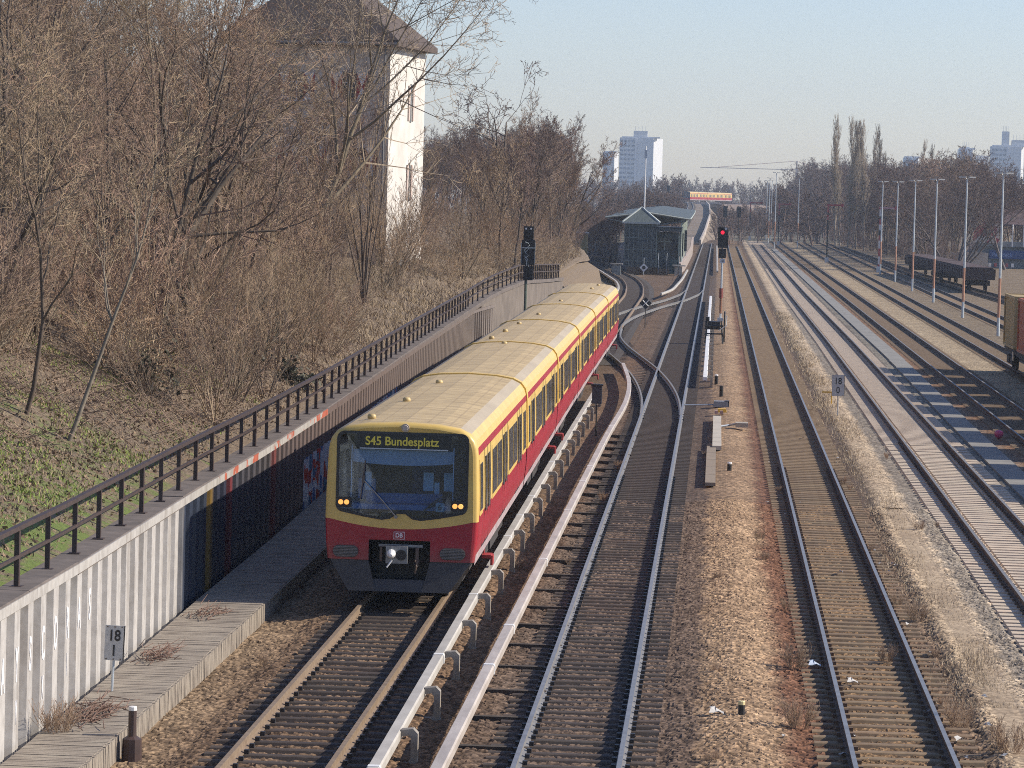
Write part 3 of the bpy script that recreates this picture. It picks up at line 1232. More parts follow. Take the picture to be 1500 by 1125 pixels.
# black cable loops lying behind the lower right of the screen
mb = MB()
for k in range(3):
    mb.tube([(.28 + k * .05, .1, 1.74 + k * .03), (.5 + k * .04, .11, 1.9 + k * .05), (.85, .12, 2.06 + k * .06), (1.17, .12, 2.12 + k * .07)], .012, 5)
mb.build("cable", BLACK, cab)
mb = MB()
mb.box((-.03, -.004, 1.365), (.215, .012, .15), 0)
mb.box((-.03, -.0075, 1.365), (.19, .012, .125), 1)
lg = mb.build("operator_logo", [M("logo_edge", (.62, .5, .5), (.55, .45, .45), 4, .5), M("logo_red", (.3, .02, .03), (.25, .015, .025), 4, .5)], cab)
text("logo_lettering", "DB", .115, M("logo_white", (.75, .66, .66), (.7, .6, .6), 4, .5), lg, (-.03, -.016, 1.365), sx=.95, bold=.003)
# ------------------------------------------------------------------ retaining wall, railing, walkway
m, t, b = nmat("sheet_pile_paint_and_shade")
pos = position(t)
sx = t.nodes.new("ShaderNodeSeparateXYZ")
t.links.new(pos, sx.inputs[0])
nz = noise(t, 1.2, 4, .6, pos)
yj = mval(t, 'ADD', sx.outputs[1], mval(t, 'MULTIPLY', mval(t, 'SUBTRACT', nz.outputs[0], .5), .25))
f = mval(t, 'DIVIDE', mval(t, 'SUBTRACT', yj, 40), 160)
g = lambda y: (y - 40) / 160
c = ramp(t, f, [(0, (.43, .41, .385)), (g(66.1), (.43, .41, .385)), (g(66.2), (.02, .03, .055)), (g(69.4), (.02, .03, .052)), (g(69.5), (.2, .12, .015)), (g(70.4), (.2, .12, .015)),  # navy from the train's shadow edge: dark graffiti paint with shade worked in
                (g(70.5), (.022, .027, .05)), (g(72.6), (.024, .027, .05)), (g(72.7), (.18, .02, .02)), (g(73.5), (.15, .02, .025)), (g(73.6), (.05, .05, .065)), (g(80), (.08, .07, .07)),
                (g(81), (.18, .03, .025)), (g(82), (.11, .085, .08)), (g(93), (.145, .105, .09)), (g(150), (.17, .135, .115)), (1, (.19, .155, .13))])
# band of white, red and blue tags low on the far part of the wall
zz = sx.outputs[2]
nb = noise(t, .8, 3, .6, pos)
tagc = ramp(t, nb.outputs[0], [(.36, (.08, .16, .35)), (.44, (.55, .6, .62)), (.5, (.6, .62, .62)), (.54, (.5, .05, .03)), (.6, (.1, .2, .3))], 'CONSTANT')
inb = mval(t, 'MULTIPLY', mval(t, 'GREATER_THAN', sx.outputs[1], 88), mval(t, 'LESS_THAN', sx.outputs[1], 122))
inb = mval(t, 'MULTIPLY', inb, mval(t, 'LESS_THAN', zz, 1.25))
c = mix_rgb(t, inb, c, tagc)
topw = mval(t, 'MULTIPLY', mval(t, 'GREATER_THAN', zz, 2.02), mval(t, 'LESS_THAN', sx.outputs[1], 94))
nr = noise(t, .9, 3, .6, pos)
redp = mval(t, 'MULTIPLY', mval(t, 'GREATER_THAN', nr.outputs[0], .54), mval(t, 'GREATER_THAN', sx.outputs[1], 71))
c = mix_rgb(t, topw, c, mix_rgb(t, redp, (.42, .4, .37), (.45, .12, .07)))
mpv = t.nodes.new("ShaderNodeMapping")
mpv.inputs["Scale"].default_value = (.1, 1.0, .12)
t.links.new(pos, mpv.inputs[0])
ns = noise(t, 2.1, 5, .7, mpv.outputs[0])
c = mix_rgb(t, 1.0, c, ramp(t, ns.outputs[0], [(.32, (.72, .69, .66)), (.48, (1, 1, 1)), (.62, (1.06, 1.05, 1.04)), (.7, (.85, .78, .7))]), 'MULTIPLY')
nd = noise(t, 5, 6, .7, pos)
c = mix_rgb(t, 1.0, c, ramp(t, nd.outputs[0], [(.3, (.8, .79, .78)), (.6, (1.05, 1.05, 1.05))]), 'MULTIPLY')
t.links.new(c, b.inputs["Base Color"])
b.inputs["Roughness"].default_value = .55
PILE = m
wall = thing("retaining_wall", "corrugated steel retaining wall, white in front and graffitied farther on, with a dark coping", "wall", (0, 0, 0))
mb = MB()
y = 42.0
pts = []
while y < 186:
    x = lerp_path(WALL, y)[0] + .255
    for dy, dx in ((0, 0), (.40, 0), (.48, -.2), (.92, -.2)):
        pts.append((x + dx, y + dy))
    y += 1.0
for px_, py_ in pts:
    mb.v += [(px_, py_, -.5), (px_, py_, 2.06)]
mb.f = [(2 * k, 2 * k + 2, 2 * k + 3, 2 * k + 1) for k in range(len(pts) - 1)]
mb.m = [0] * len(mb.f)
mb.sweep([(lerp_path(WALL, yy)[0] + .275, yy, 0) for yy in np.arange(42, 187, 4)], [(-.25, 2.04), (.012, 2.04), (.012, 2.19), (-.25, 2.19)])
mb.build("sheet_piling", PILE, wall)
mb = MB()
pth = [(lerp_path(WALL, yy)[0], yy, lerp_path(WALL, yy)[1]) for yy in list(np.arange(42, 178, 4)) + [180, 184, 188, 192, 196, 200, 206, 212, 218, 226]]
for pa, pb in zip(pth[:-1], pth[1:]):
    jz, k_ = RNG.uniform(-.012, .012), .016 / max(.5, math.dist(pa, pb))
    qa = [a_ + (b_ - a_) * k_ for a_, b_ in zip(pa, pb)]
    qa[2] += jz
    mb.sweep([qa, (pb[0], pb[1], pb[2] + jz)], [(-.26, -.14), (.27, -.14), (.27, .035), (.25, .05), (-.24, .05), (-.26, .035)])
mb.build("coping", M("coping_concrete", (.165, .135, .115), (.1, .083, .072), 2.5, .9, 0, .2), wall)
mb = MB()
mb.sweep([p for p in pth if p[1] > 175], [(-.3, -3.5), (.2, -3.5), (.2, -.165), (-.3, -.165)])
mb.build("concrete_end_wall", M("end_wall_concrete", (.18, .148, .12), (.12, .098, .08), .8, .9, 0, .3), wall)
# strokes of white paint on the ridges (letters of an old tag)
TAGW = M("tag_paint", (.86, .86, .86), (.8, .8, .82), 5, .4)
for k, ch in enumerate("RAYSCORAS"):
    yy = 47.18 + k * 1.0
    xw = lerp_path(WALL, math.floor(yy))[0] + .255
    o = text("graffiti_letter", ch, 0.7 if k else .85, TAGW, wall, (xw + .006, yy, 1.15 + .03 * k), (math.pi / 2, 0, math.pi / 2), .5, .003, .012)
for k, ch in enumerate("PJVNXTI"):
    yy = 47.18 + k * 1.0
    xw = lerp_path(WALL, math.floor(yy))[0] + .255
    if k in (0, 2, 4, 6):
        text("graffiti_letter", ch, .5, TAGW, wall, (xw + .006, yy, .45 + .04 * k), (math.pi / 2, 0, math.pi / 2), .4, .003, .004)

RAILING = M("railing_brown", (.05, .036, .032), (.075, .05, .042), 6, .5, .1)
fence = thing("metal_railing", "dark brown metal railing running along the top of the retaining wall", "railing", (0, 0, 0))
mb = MB()
hp = [(p[0] + .0, p[1], p[2]) for p in pth]
mb.sweep([(x, y, z + .93) for x, y, z in hp], [(-.045, -.035), (.045, -.035), (.045, .035), (-.045, .035)])
mb.build("handrail", RAILING, fence)
mb = MB()
mb.sweep([(x, y, z + .50) for x, y, z in hp], [(-.02, -.025), (.02, -.025), (.02, .025), (-.02, .025)])
mb.build("middle_rail", RAILING, fence)
mb = MB()
mb.box((0, 0, .47), (.075, .075, .86))
mb.box((0, 0, .052), (.18, .18, .022))
pr = None
y = 43.3
far_ = MB()
while y < 226:
    x, z = lerp_path(WALL, y)
    o = mb.build("post", RAILING, fence) if pr is None else pr.copy()
    if pr is None:
        pr = o
    else:
        COL.objects.link(o)
        o.parent = fence
    o.location = (x - .02, y, z)
    o.rotation_euler = (0, 0, RNG.uniform(-.1, .1))
    y += 2.4 if y < 186 else 1.4

# plank walkway
m, t, b = nmat("walkway_planks")
pos = position(t)
n1, n2 = noise(t, 2.0, 4, .6, pos), noise(t, 22, 4, .6, pos)
c = ramp(t, n1.outputs[0], [(.3, (.2, .165, .13)), (.5, (.275, .232, .182)), (.7, (.32, .275, .215))])
c = mix_rgb(t, .6, c, ramp(t, n2.outputs[0], [(.3, (.7, .7, .7)), (.7, (1.2, 1.2, 1.2))]), 'MULTIPLY')
t.links.new(c, b.inputs["Base Color"])
b.inputs["Roughness"].default_value = .9
PLANK = m
mb = MB()
y = 43.0
while y < 150:
    x1 = lerp_path(TA, y)[0] - 2.62
    x0 = lerp_path(WALL, y)[0] + .42
    jx, jz = RNG.uniform(-.004, .004), RNG.uniform(-.005, .003)
    mb.box(((x0 + x1) / 2 + jx, y, .035 + jz), (x1 - x0, .108, .13))
    mb.box((x1 + .012 + jx, y, -.09 + jz), (.05, .1, .36))
    mb.box((x1 - .05, y + .06, -.1), (.03, .125, .24))
    y += .125
wk = mb.build("plank_walkway", PLANK)
tag(wk, "beige plank walkway along the foot of the corrugated wall", "walkway")

# ------------------------------------------------------------------ kilometre boards
def km_board(name, label, loc, a, bt, w_, h_, zb, tilt=0.0, hollow=False):
    root = thing(name, label, "sign", loc, rad(2))
    mb = MB()
    mb.tube([(0, .02, -.3), (0, .02, zb + h_ * .9)], .022, 8)
    mb.build("post", GALV, root)
    mb = MB()
    mb.box((0, -.01, zb + h_ / 2), (w_, .02, h_), 0)
    mb.box((w_ / 2 + .006, 0, zb + h_ / 2), (.012, .05, h_), 1)
    bd = mb.build("board", [M("board_white", (.52, .52, .5), (.42, .42, .41), 5, .5), BLACK], root)
    text("number", a, h_ * .44, BLACK, bd, (0, -.024, zb + h_ * .70), sx=.82, bold=.004)
    text("number", bt, h_ * .44, BLACK if not hollow else DARKMETAL, bd, (0, -.024, zb + h_ * .27), sx=.82, bold=.004 if not hollow else .0)
    for x in (-.38, 0, .38):
        for z in (.04, .96):
            q = MB()
            q.tube([(x * w_, -.02, zb + z * h_), (x * w_, -.03, zb + z * h_)], .012, 6)
            q.build("bolt", RUST, bd)
    root.rotation_euler.y = tilt
    return root


km_board("kilometre_sign", "board reading 18 over 1 on a post at the white wall's foot", (-9.42, 54.6, .1), "18", "1", .30, .56, .50, rad(2.0))
km_board("kilometre_sign", "white board reading 18 over 0 standing in the dry grass strip", (4.85, 136.0, -.1), "18", "0", .48, .82, .72, rad(-1), True)

# short posts standing in the ballast
def marker(label, loc, r, h, mats, base=False, group=None):
    root = thing("marker_post", label, "post", loc, 0, group)
    mb = MB()
    mb.tube([(0, 0, -.15), (0, 0, h)], r, 10)
    mb.build("stem", mats[0], root)
    mb = MB()
    mb.tube([(0, 0, h), (0, 0, h + .05), (0, 0, h + .06)], [r * 1.04, r * 1.04, r * .9], 10)
    mb.build("cap", mats[1], root)
    if base:
        mb = MB()
        mb.tube([(0, 0, -.15), (0, 0, .2), (0, 0, .24)], [.15, .14, .08], 10)
        mb.build("foot", mats[0], root)
    return root


marker("brown post with a white top standing at the walkway edge", (-8.36, 50.3, -.15), .06, .62, [M("post_brown", (.07, .04, .032), (.05, .03, .026), 6, .5), WHITE], True)
marker("short black post with a pale yellow top in the gravel at the lower middle", (.60, 55.8, -.12), .055, .19, [BLACK, M("cap_yellow", (.7, .6, .3), (.6, .5, .25), 5, .5)])
marker("short dark post with white top beside the concrete cable trough", (.55, 106.5, -.12), .07, .2, [BLACK, WHITE])
marker("short black post behind the grey point machine", (.32, 146.5, -.12), .08, .38, [BLACK, BLACK])
marker("short black post near the near end of the straight white conductor rail", (.1, 156.5, -.12), .08, .34, [BLACK, WHITE])

# cable trough, point machine, cable box
mb = MB()
for k in range(8):
    mb.box((.16, 116.0 + k * 2.0, -.05), (.30, 1.97, .14), 0)
tag(mb.build("cable_trough", M("trough_concrete", (.48, .44, .37), (.4, .36, .3), 2, .9)), "pale concrete cable trough with raised covers lying in the middle gravel", "cable trough")
mb = MB()
for k in range(5):
    mb.box((-.02, 102.2 + k * 3.0, -.085), (.3, 2.96, .1), 0)
tag(mb.build("cable_trough", M("trough_old", (.27, .22, .165), (.22, .175, .13), 3, .95)), "weathered brown cable trough sunk in the gravel beside the middle track", "cable trough")
pmach = thing("point_machine", "grey point machine box with a long rod in the gravel", "point machine", (.3, 139.2, -.15))
mb = MB()
mb.box((0, 0, .14), (.62, .8, .22), 0, 0, .9)
mb.box((.24, -.05, .12), (.18, .6, .3), 1)
mb.build("housing", [M("machine_grey", (.25, .25, .25), (.18, .18, .18), 5, .5), BLACK], pmach)
mb = MB()
mb.tube([(-.3, 0, .1), (-1.1, 0, .06), (-1.55, 0, .05)], .03, 6)
mb.build("rod", GALV, pmach)
yb = thing("cable_box", "small yellow cable box lying on the gravel in front of the trough", "cable box", (.34, 134.2, -.1))
mb = MB()
mb.box((0, 0, .13), (.36, .5, .14), 0, 0, .85)
mb.build("lid", YELLOW, yb)
mb = MB()
for x in (-.12, .08):
    mb.box((x - .1, -.4, .08), (.12, .2, .12), 0)
mb.build("connector", M("connector_pink", (.5, .33, .28), (.4, .26, .22), 5, .6), yb)
mb = MB()
mb.tube([(.2, 126.2, -.08), (.6, 126.4, -.02), (.85, 126.2, .05)], .04, 6)
mb.box((1.05, 126.2, .02), (.45, .7, .16), 1)
tag(mb.build("track_box", [GALV, M("box_pale", (.42, .38, .31), (.34, .3, .25), 4, .8)]), "flat grey track connection box with a bent pipe right of the trough", "connection box")
mb = MB()
mb.box((4.75, 143.5, .35), (.62, .03, .06))
mb.tube([(4.85, 143.55, -.2), (4.85, 143.55, .34)], .025, 6)
tag(mb.build("marker_plate", YELLOW), "flat yellow marker plate just above the 18 over 0 board", "marker plate")

# spoked black equipment frame beside the straight conductor rail
eq = thing("cable_reel_frame", "black metal frame with a drum standing in the gravel before the red signal", "equipment frame", (-.12, 199.5, -.1))
mb = MB()
for x in (-.45, .55):
    for y in (-.5, .5):
        mb.tube([(x, y, 0), (x * .8, y * .8, 1.25)], .05, 6)
mb.tube([(-.5, -.5, .55), (.55, -.5, .55)], .05, 6)
mb.tube([(-.5, -.5, 1.0), (.55, -.5, 1.0)], .06, 6)
mb.tube([(-.5, .5, .8), (.55, .5, .8)], .05, 6)
mb.build("frame", BLACK, eq)
mb = MB()
mb.box((-.05, 0, 1.05), (.85, .8, .4))
mb.box((-.35, -.2, 1.35), (.22, .4, .3))
mb.build("machine", DARKMETAL, eq)
mb = MB()
for k in range(24):
    a0, a1 = 2 * math.pi * k / 24, 2 * math.pi * (k + 1) / 24
    mb.tube([(.62, .95 * math.cos(a0) * .6, .95 + .85 * math.sin(a0)), (.62, .95 * math.cos(a1) * .6, .95 + .85 * math.sin(a1))], .05, 5)
for k in range(8):
    a0 = 2 * math.pi * k / 8
    mb.tube([(.62, 0, .95), (.62, .57 * math.cos(a0), .95 + .85 * math.sin(a0))], .03, 5)
mb.build("wheel", BLACK, eq)
mb = MB()
mb.tube([(.3, -.55, .75), (.75, -.6, 1.05)], .03, 5)
mb.tube([(.72, -.3, 1.0), (.74, -.3, 1.6)], .03, 5)
mb.build("lever", WHITE, eq)

# ------------------------------------------------------------------ light signals
sig = thing("light_signal", "black light signal showing red on a rusty mast between the tracks", "signal", (.3, 236, -.1))
sz = lambda py: 8.2 - (py - 289.5) * 236 / 5100
mb = MB()
mb.tube([(0, .1, 0), (0, .1, sz(335))], .07, 8)
mb.tube([(0, .1, .5), (0, .1, 2.1)], .09, 8, 1)
mb.tube([(-.0, .1, 1.55), (0, .1, 2.2)], .13, 8, 2)
mb.box((0, .1, .05), (.4, .4, .3), 0)
mb.build("mast", [GALV, M("mast_orange", (.3, .13, .06), (.2, .1, .06), 5, .6), M("mast_rust_red", (.25, .05, .03), (.17, .04, .03), 5, .6)], sig)
mb = MB()
mb.box((.02, 0, (sz(330) + sz(360)) / 2), (.70, .14, sz(330) - sz(360)), 0)
mb.box((.0, 0, (sz(361) + sz(375)) / 2), (.50, .12, sz(361) - sz(375)), 0)
bd = mb.build("signal_head", BLACK, sig)
mb = MB()
mb.tube([(-.02, -.06, sz(337.5)), (-.02, -.1, sz(337.5))], .13, 16)
mb.build("red_lamp", emit("signal_red", (1.0, .02, .06), .85), bd)
mb = MB()
mb.tube([(-.02, -.02, sz(335.5)), (-.02, -.3, sz(335.2))], .18, 10, 0, False)
mb.build("lamp_hood", BLACK, bd)
mb = MB()
mb.box((.2, -.085, sz(332.3)), (.17, .02, .17))
mb.build("top_plate", M("plate_white", (.6, .6, .6), (.5, .5, .5), 5, .5), bd)
mb = MB()
mb.box((.02, -.02, sz(379)), (.36, .03, .3))
np_ = mb.build("number_plate", M("plate_white", (.6, .6, .6)), sig)
text("plate_number", "151", .2, BLACK, np_, (.02, -.045, sz(379)), sx=.85)

sb = thing("light_signal", "tall black light signal seen with pale conduits, rising beside the train above the railing", "signal", (-9.42, 172, -.2))
z2 = lambda py: 8.2 - (py - 282) * 172 / 5100
mb = MB()
mb.tube([(-.02, 0, 0), (-.02, 0, z2(345))], .07, 8)
mb.build("mast", M("mast_green", (.1, .13, .1), (.07, .09, .07), 5, .6), sb)
mb = MB()
mb.box((.06, 0, (z2(325) + z2(345)) / 2), (.5, .16, z2(325) - z2(345)), 0)
mb.box((.06, 0, (z2(345) + z2(382)) / 2), (.66, .2, z2(345) - z2(382)), 0)
mb.box((.1, 0, (z2(383) + z2(404)) / 2), (.44, .16, z2(383) - z2(404)), 0)
hd = mb.build("signal_head", BLACK, sb)
mb = MB()
for x in (-.07, .18):
    mb.tube([(x, -.09, z2(328.5)), (x, -.11, z2(328.5))], .05, 8)
mb.build("rivet_lamp", WHITE, hd)
mb = MB()
zs_ = [z2(p) for p in (348, 350, 353, 357, 360, 364, 368, 372, 376, 383)]
mb.tube(list(zip([-.1, .08, .12, -.02, -.12, -.06, .08, -.1, .0, .0], [-.13] * 10, zs_)), .022, 6)
mb.tube(list(zip([.12, .06, -.08, -.1, .04, .1], [-.13] * 6, [z2(p) for p in (356, 359, 363, 369, 373, 384)])), .018, 6)
mb.box((.06, -.12, z2(356.5)), (.7, .03, .05))
mb.box((-.28, -.1, z2(364)), (.03, .03, 1.0))
mb.box((.40, -.1, z2(364)), (.03, .03, 1.0))
mb.build("conduit", M("conduit_grey", (.42, .47, .47), (.34, .4, .4), 5, .5), hd)

# back of a small black signal box on a thin post beside the train
bs = thing("shunting_signal", "dark box signal on a thin post right beside the train's flank", "signal", (-4.05, 121.0, -.2))
mb = MB()
mb.tube([(0, 0, 0), (0, 0, 1.1)], .03, 6)
mb.build("mast", BLACK, bs)
mb = MB()
mb.box((0, 0, 1.45), (.34, .26, .62), 0)
mb.box((.0, 0, 1.79), (.42, .36, .06), 1)
mb.tube([(-.02, -.13, 1.5), (-.02, -.15, 1.5)], .02, 6, 1)
mb.build("box", [M("box_slate", (.05, .055, .065), (.04, .042, .05), 5, .5), BLACK], bs)

for lab, loc, cc, s_ in (("white diamond sign with a dark cross lattice on a thin post by the pale crossover", (-4.45, 219.5, -.1), BLACK, .55),
                         ("small white diamond sign with a dark dot before the signal cabin", (-7.55, 358, .1), BLACK, .62)):
    r_ = thing("diamond_sign", lab, "sign", loc)
    mb = MB()
    hz = 1.55 if s_ < .6 else .75
    mb.tube([(0, .03, 0), (0, .03, hz + (.3 if s_ < .6 else 1.0))], .03, 6)
    mb.build("post", BLACK if s_ < .6 else GALV, r_)
    mb = MB()
    mb.add([(0, 0, hz - s_ / 1.4), (s_ / 1.4, 0, hz), (0, 0, hz + s_ / 1.4), (-s_ / 1.4, 0, hz), (0, .02, hz - s_ / 1.4), (s_ / 1.4, .02, hz), (0, .02, hz + s_ / 1.4), (-s_ / 1.4, .02, hz)],
           [(0, 1, 2, 3), (7, 6, 5, 4), (0, 4, 5, 1), (1, 5, 6, 2), (2, 6, 7, 3), (3, 7, 4, 0)])
    mb.build("board", DARKMETAL if s_ < .6 else WHITE, r_)
    mb = MB()
    if s_ < .6:
        for e in (-1, 1):
            mb.tube([(-.18, -.012, hz - .18 * e), (.18, -.012, hz + .18 * e)], .03, 4)
        mb.build("cross", WHITE, r_)
    else:
        mb.tube([(0, -.005, hz), (0, -.015, hz)], .19, 12)
        mb.build("dot", BLACK, r_)
# ------------------------------------------------------------------ bare trees and shrubs
def tree_segments(seed, H, spread=.9, stems=1, lean=0.0, counts=(12, 9, 7, 4), lens=(.45, .42, .4, .4), up=.25, wob=.12, r0=.11, start=.25,
                  fan=1.0, droop=0.0, stem_spread=.15, minr=.0055):
    rs = random.Random(seed)
    thick, thin = [], []
    nmax = len(counts)

    def perp(d):
        v = Vector((rs.uniform(-1, 1), rs.uniform(-1, 1), rs.uniform(-1, 1)))
        v = v - d * v.dot(d)
        return v.normalized() if v.length > 1e-4 else d.orthogonal().normalized()

    def branch(p, d, L, r, lev):
        n = (9, 6, 4, 3, 2)[lev]
        pts = [(p, r)]
        st = L / n
        kids = []
        for k in range(n):
            d = (d + perp(d) * rs.uniform(0, wob * (1 + .5 * lev)) + Vector((0, 0, (up if lev else .08) * .25 - droop * lev * .05))).normalized()
            q = p + d * st
            ra, rb = r * (1 - .85 * k / n), r * (1 - .85 * (k + 1) / n)
            ra, rb = max(ra, minr), max(rb, minr * .8)
            (thick if lev <= 1 else thin).append((p.x, p.y, p.z, q.x, q.y, q.z, ra, rb))
            p = q
            kids.append((p, d, (k + 1) / n, rb))
        if lev < nmax:
            c = counts[lev]
            c = max(2, int(c * rs.uniform(.75, 1.25)))
            for j in range(c):
                f = (start if lev == 0 else .2) + (1 - (start if lev == 0 else .2)) * (j + rs.random()) / c
                i_ = min(n - 1, int(f * n))
                kp, kd, kf, kr = kids[i_]
                s_ = spread * rs.uniform(.6, 1.25)
                nd = (kd * math.cos(s_) + perp(kd) * math.sin(s_) * fan).normalized()
                if lev == 0:
                    nd = (nd + Vector((0, 0, up))).normalized()
                branch(kp, nd, L * lens[lev] * (1.15 - .55 * kf) * rs.uniform(.75, 1.2), max(kr * .62, minr), lev + 1)

    for s in range(stems):
        a = rs.uniform(0, 2 * math.pi)
        d = Vector((math.cos(a) * stem_spread * (1 if stems > 1 else .3), math.sin(a) * stem_spread * (1 if stems > 1 else .3), 1))
        d.x += lean
        d.normalize()
        p = Vector((0, 0, -.25))
        branch(p, d, H * rs.uniform(.78, 1.0) if stems > 1 else H, r0 * rs.uniform(.7, 1.0), 0)
    return np.array(thick), np.array(thin)


def seg_mesh(name, segs, k, mat):
    p0, p1 = segs[:, :3], segs[:, 3:6]
    d = p1 - p0
    d /= np.linalg.norm(d, axis=1, keepdims=True) + 1e-9
    ref = np.where(np.abs(d[:, 2:3]) > .9, np.array([[1.0, 0, 0]]), np.array([[0, 0, 1.0]]))
    a = np.cross(ref, d)
    a /= np.linalg.norm(a, axis=1, keepdims=True) + 1e-9
    b_ = np.cross(d, a)
    n = len(segs)
    V = np.zeros((n, 2, k, 3))
    for j in range(k):
        th = 2 * math.pi * j / k
        o = a * math.cos(th) + b_ * math.sin(th)
        V[:, 0, j] = p0 + o * segs[:, 6:7]
        V[:, 1, j] = p1 + o * segs[:, 7:8]
    base = (np.arange(n) * 2 * k)[:, None]
    Q = np.stack([np.concatenate([base + j, base + (j + 1) % k, base + k + (j + 1) % k, base + k + j], 1) for j in range(k)], 1).reshape(-1, 4)
    return np_mesh(name, V.reshape(-1, 3), Q, mat, k > 4)


BARK = M("bark", (.22, .17, .12), (.12, .09, .065), 4, .9, 0, .3, stretch=(1, 1, .3), rnd=.7)
TWIG = M("twigs_brown", (.36, .262, .18), (.225, .162, .112), .6, .85, rnd=.75)
TWIGR = M("twigs_reddish", (.30, .21, .16), (.195, .135, .105), .6, .85, rnd=.7)
TWIGD = M("twigs_dark", (.185, .13, .11), (.12, .085, .075), .5, .9, rnd=.5)
TWIGP = M("twigs_pale", (.33, .27, .2), (.23, .18, .13), .6, .8, rnd=.4)
BARKP = M("bark_pale", (.42, .38, .31), (.28, .25, .2), 5, .85, rnd=.3)
BARKD = M("bark_dark", (.115, .088, .068), (.065, .05, .04), 4, .9, rnd=.4)


SEGS, MASS = {}, []


def mass_at(protos, x, y, z, rng, idx, sc):
    """a far tree that only adds to the one mass behind the single trees"""
    q = SEGS[protos[idx].name][:: 2].copy()
    a = rng.uniform(0, 6.28)
    for o_ in (0, 3):
        xx, yy = q[:, o_].copy(), q[:, o_ + 1].copy()
        q[:, o_] = (xx * math.cos(a) - yy * math.sin(a)) * sc + x
        q[:, o_ + 1] = (xx * math.sin(a) + yy * math.cos(a)) * sc + y
        q[:, o_ + 2] = q[:, o_ + 2] * sc + z
    q[:, 6:] *= sc * 1.5
    MASS.append(q)


def tree_proto(name, label, cat, group, mats, **kw):
    tk, tn = tree_segments(**kw)
    root = thing(name, label, cat, (0, 0, 0), 0, group)
    link("trunk", seg_mesh("trunk", tk, 6, mats[0]), root)
    link("crown", seg_mesh("crown", tn, 3, mats[1]), root)
    root["used"] = 0
    SEGS[root.name] = np.concatenate([tk, tn])
    return root


def plant_at(protos, x, y, z, rng, smin=.85, smax=1.15, label=None, idx=None, sc=None, rz=None):
    p = protos[rng.randrange(len(protos)) if idx is None else idx]
    s = rng.uniform(smin, smax) if sc is None else sc
    rz = rng.uniform(0, 6.28) if rz is None else rz
    if not p["used"]:
        p["used"] = 1
        p.location = (x, y, z)
        p.rotation_euler = (0, 0, rz)
        p.scale = (s, s, s)
        if label:
            p["label"] = label
        return p
    o = dup(p, (x, y, z), rz, label, s)
    return o


GA = "bare trees in the thicket on the left bank"
LA = "bare brown tree in the dense thicket on the left bank"
thicket = [tree_proto("bare_tree", LA, "tree", GA, (BARK, TWIG), seed=11, H=9.5, spread=.75, counts=(15, 9, 8, 4), r0=.13),
           tree_proto("bare_tree", LA, "tree", GA, (BARK, TWIGR), seed=12, H=8.0, spread=.9, stems=2, counts=(11, 9, 7, 3), r0=.09, stem_spread=.25),
           tree_proto("bare_tree", LA, "tree", GA, (BARK, TWIG), seed=13, H=10.5, spread=.65, stems=1, counts=(14, 10, 8, 4), r0=.12, up=.5, lean=.18),
           tree_proto("bare_tree", LA, "tree", GA, (BARKD, TWIGR), seed=14, H=7.0, spread=1.0, stems=3, counts=(9, 8, 6, 3), r0=.075, stem_spread=.4, wob=.2),
           tree_proto("bare_tree", LA, "tree", GA, (BARK, TWIG), seed=15, H=8.5, spread=.85, stems=2, counts=(12, 9, 7, 3), r0=.10, lean=.3, droop=.6)]
thicket += [tree_proto("bare_tree", LA, "tree", GA, (BARKD, TWIG), seed=16, H=9.0, spread=1.0, stems=1, counts=(10, 8, 8, 3), lens=(.68, .5, .4, .4), r0=.19, wob=.2, start=.2),
            tree_proto("bare_tree", LA, "tree", GA, (BARKD, TWIGR), seed=18, H=8.5, spread=1.05, stems=2, counts=(8, 8, 7, 3), lens=(.66, .5, .4, .4), r0=.15, wob=.22, start=.2, stem_spread=.35, lean=.2)]
GS = "brown shrubs in the undergrowth of the left bank"
LS = "low bare brown shrub in the undergrowth of the left bank"
shrubs = [tree_proto("bare_shrub", LS, "shrub", GS, (TWIG, TWIGR), seed=21, H=2.6, spread=.7, stems=9, counts=(8, 5, 4), lens=(.5, .5, .5), r0=.022, stem_spread=.55, start=.15, minr=.0045),
          tree_proto("bare_shrub", LS, "shrub", GS, (BARK, TWIG), seed=22, H=3.4, spread=.6, stems=7, counts=(9, 6, 4), lens=(.45, .45, .5), r0=.028, stem_spread=.45, up=.5, start=.15, minr=.0045),
          tree_proto("bare_shrub", LS, "shrub", GS, (TWIGP, TWIG), seed=23, H=1.9, spread=.8, stems=12, counts=(7, 5, 3), lens=(.5, .5, .5), r0=.018, stem_spread=.8, start=.1, droop=.8, minr=.0045)]

rb = random.Random(5)


def wall_x(y):
    return lerp_path(WALL, y)[0] if y <= 226 else float(np.interp(y, [226, 300, 345, 400, 520], [-10.2, -11.5, -13.5, -19, -23]))


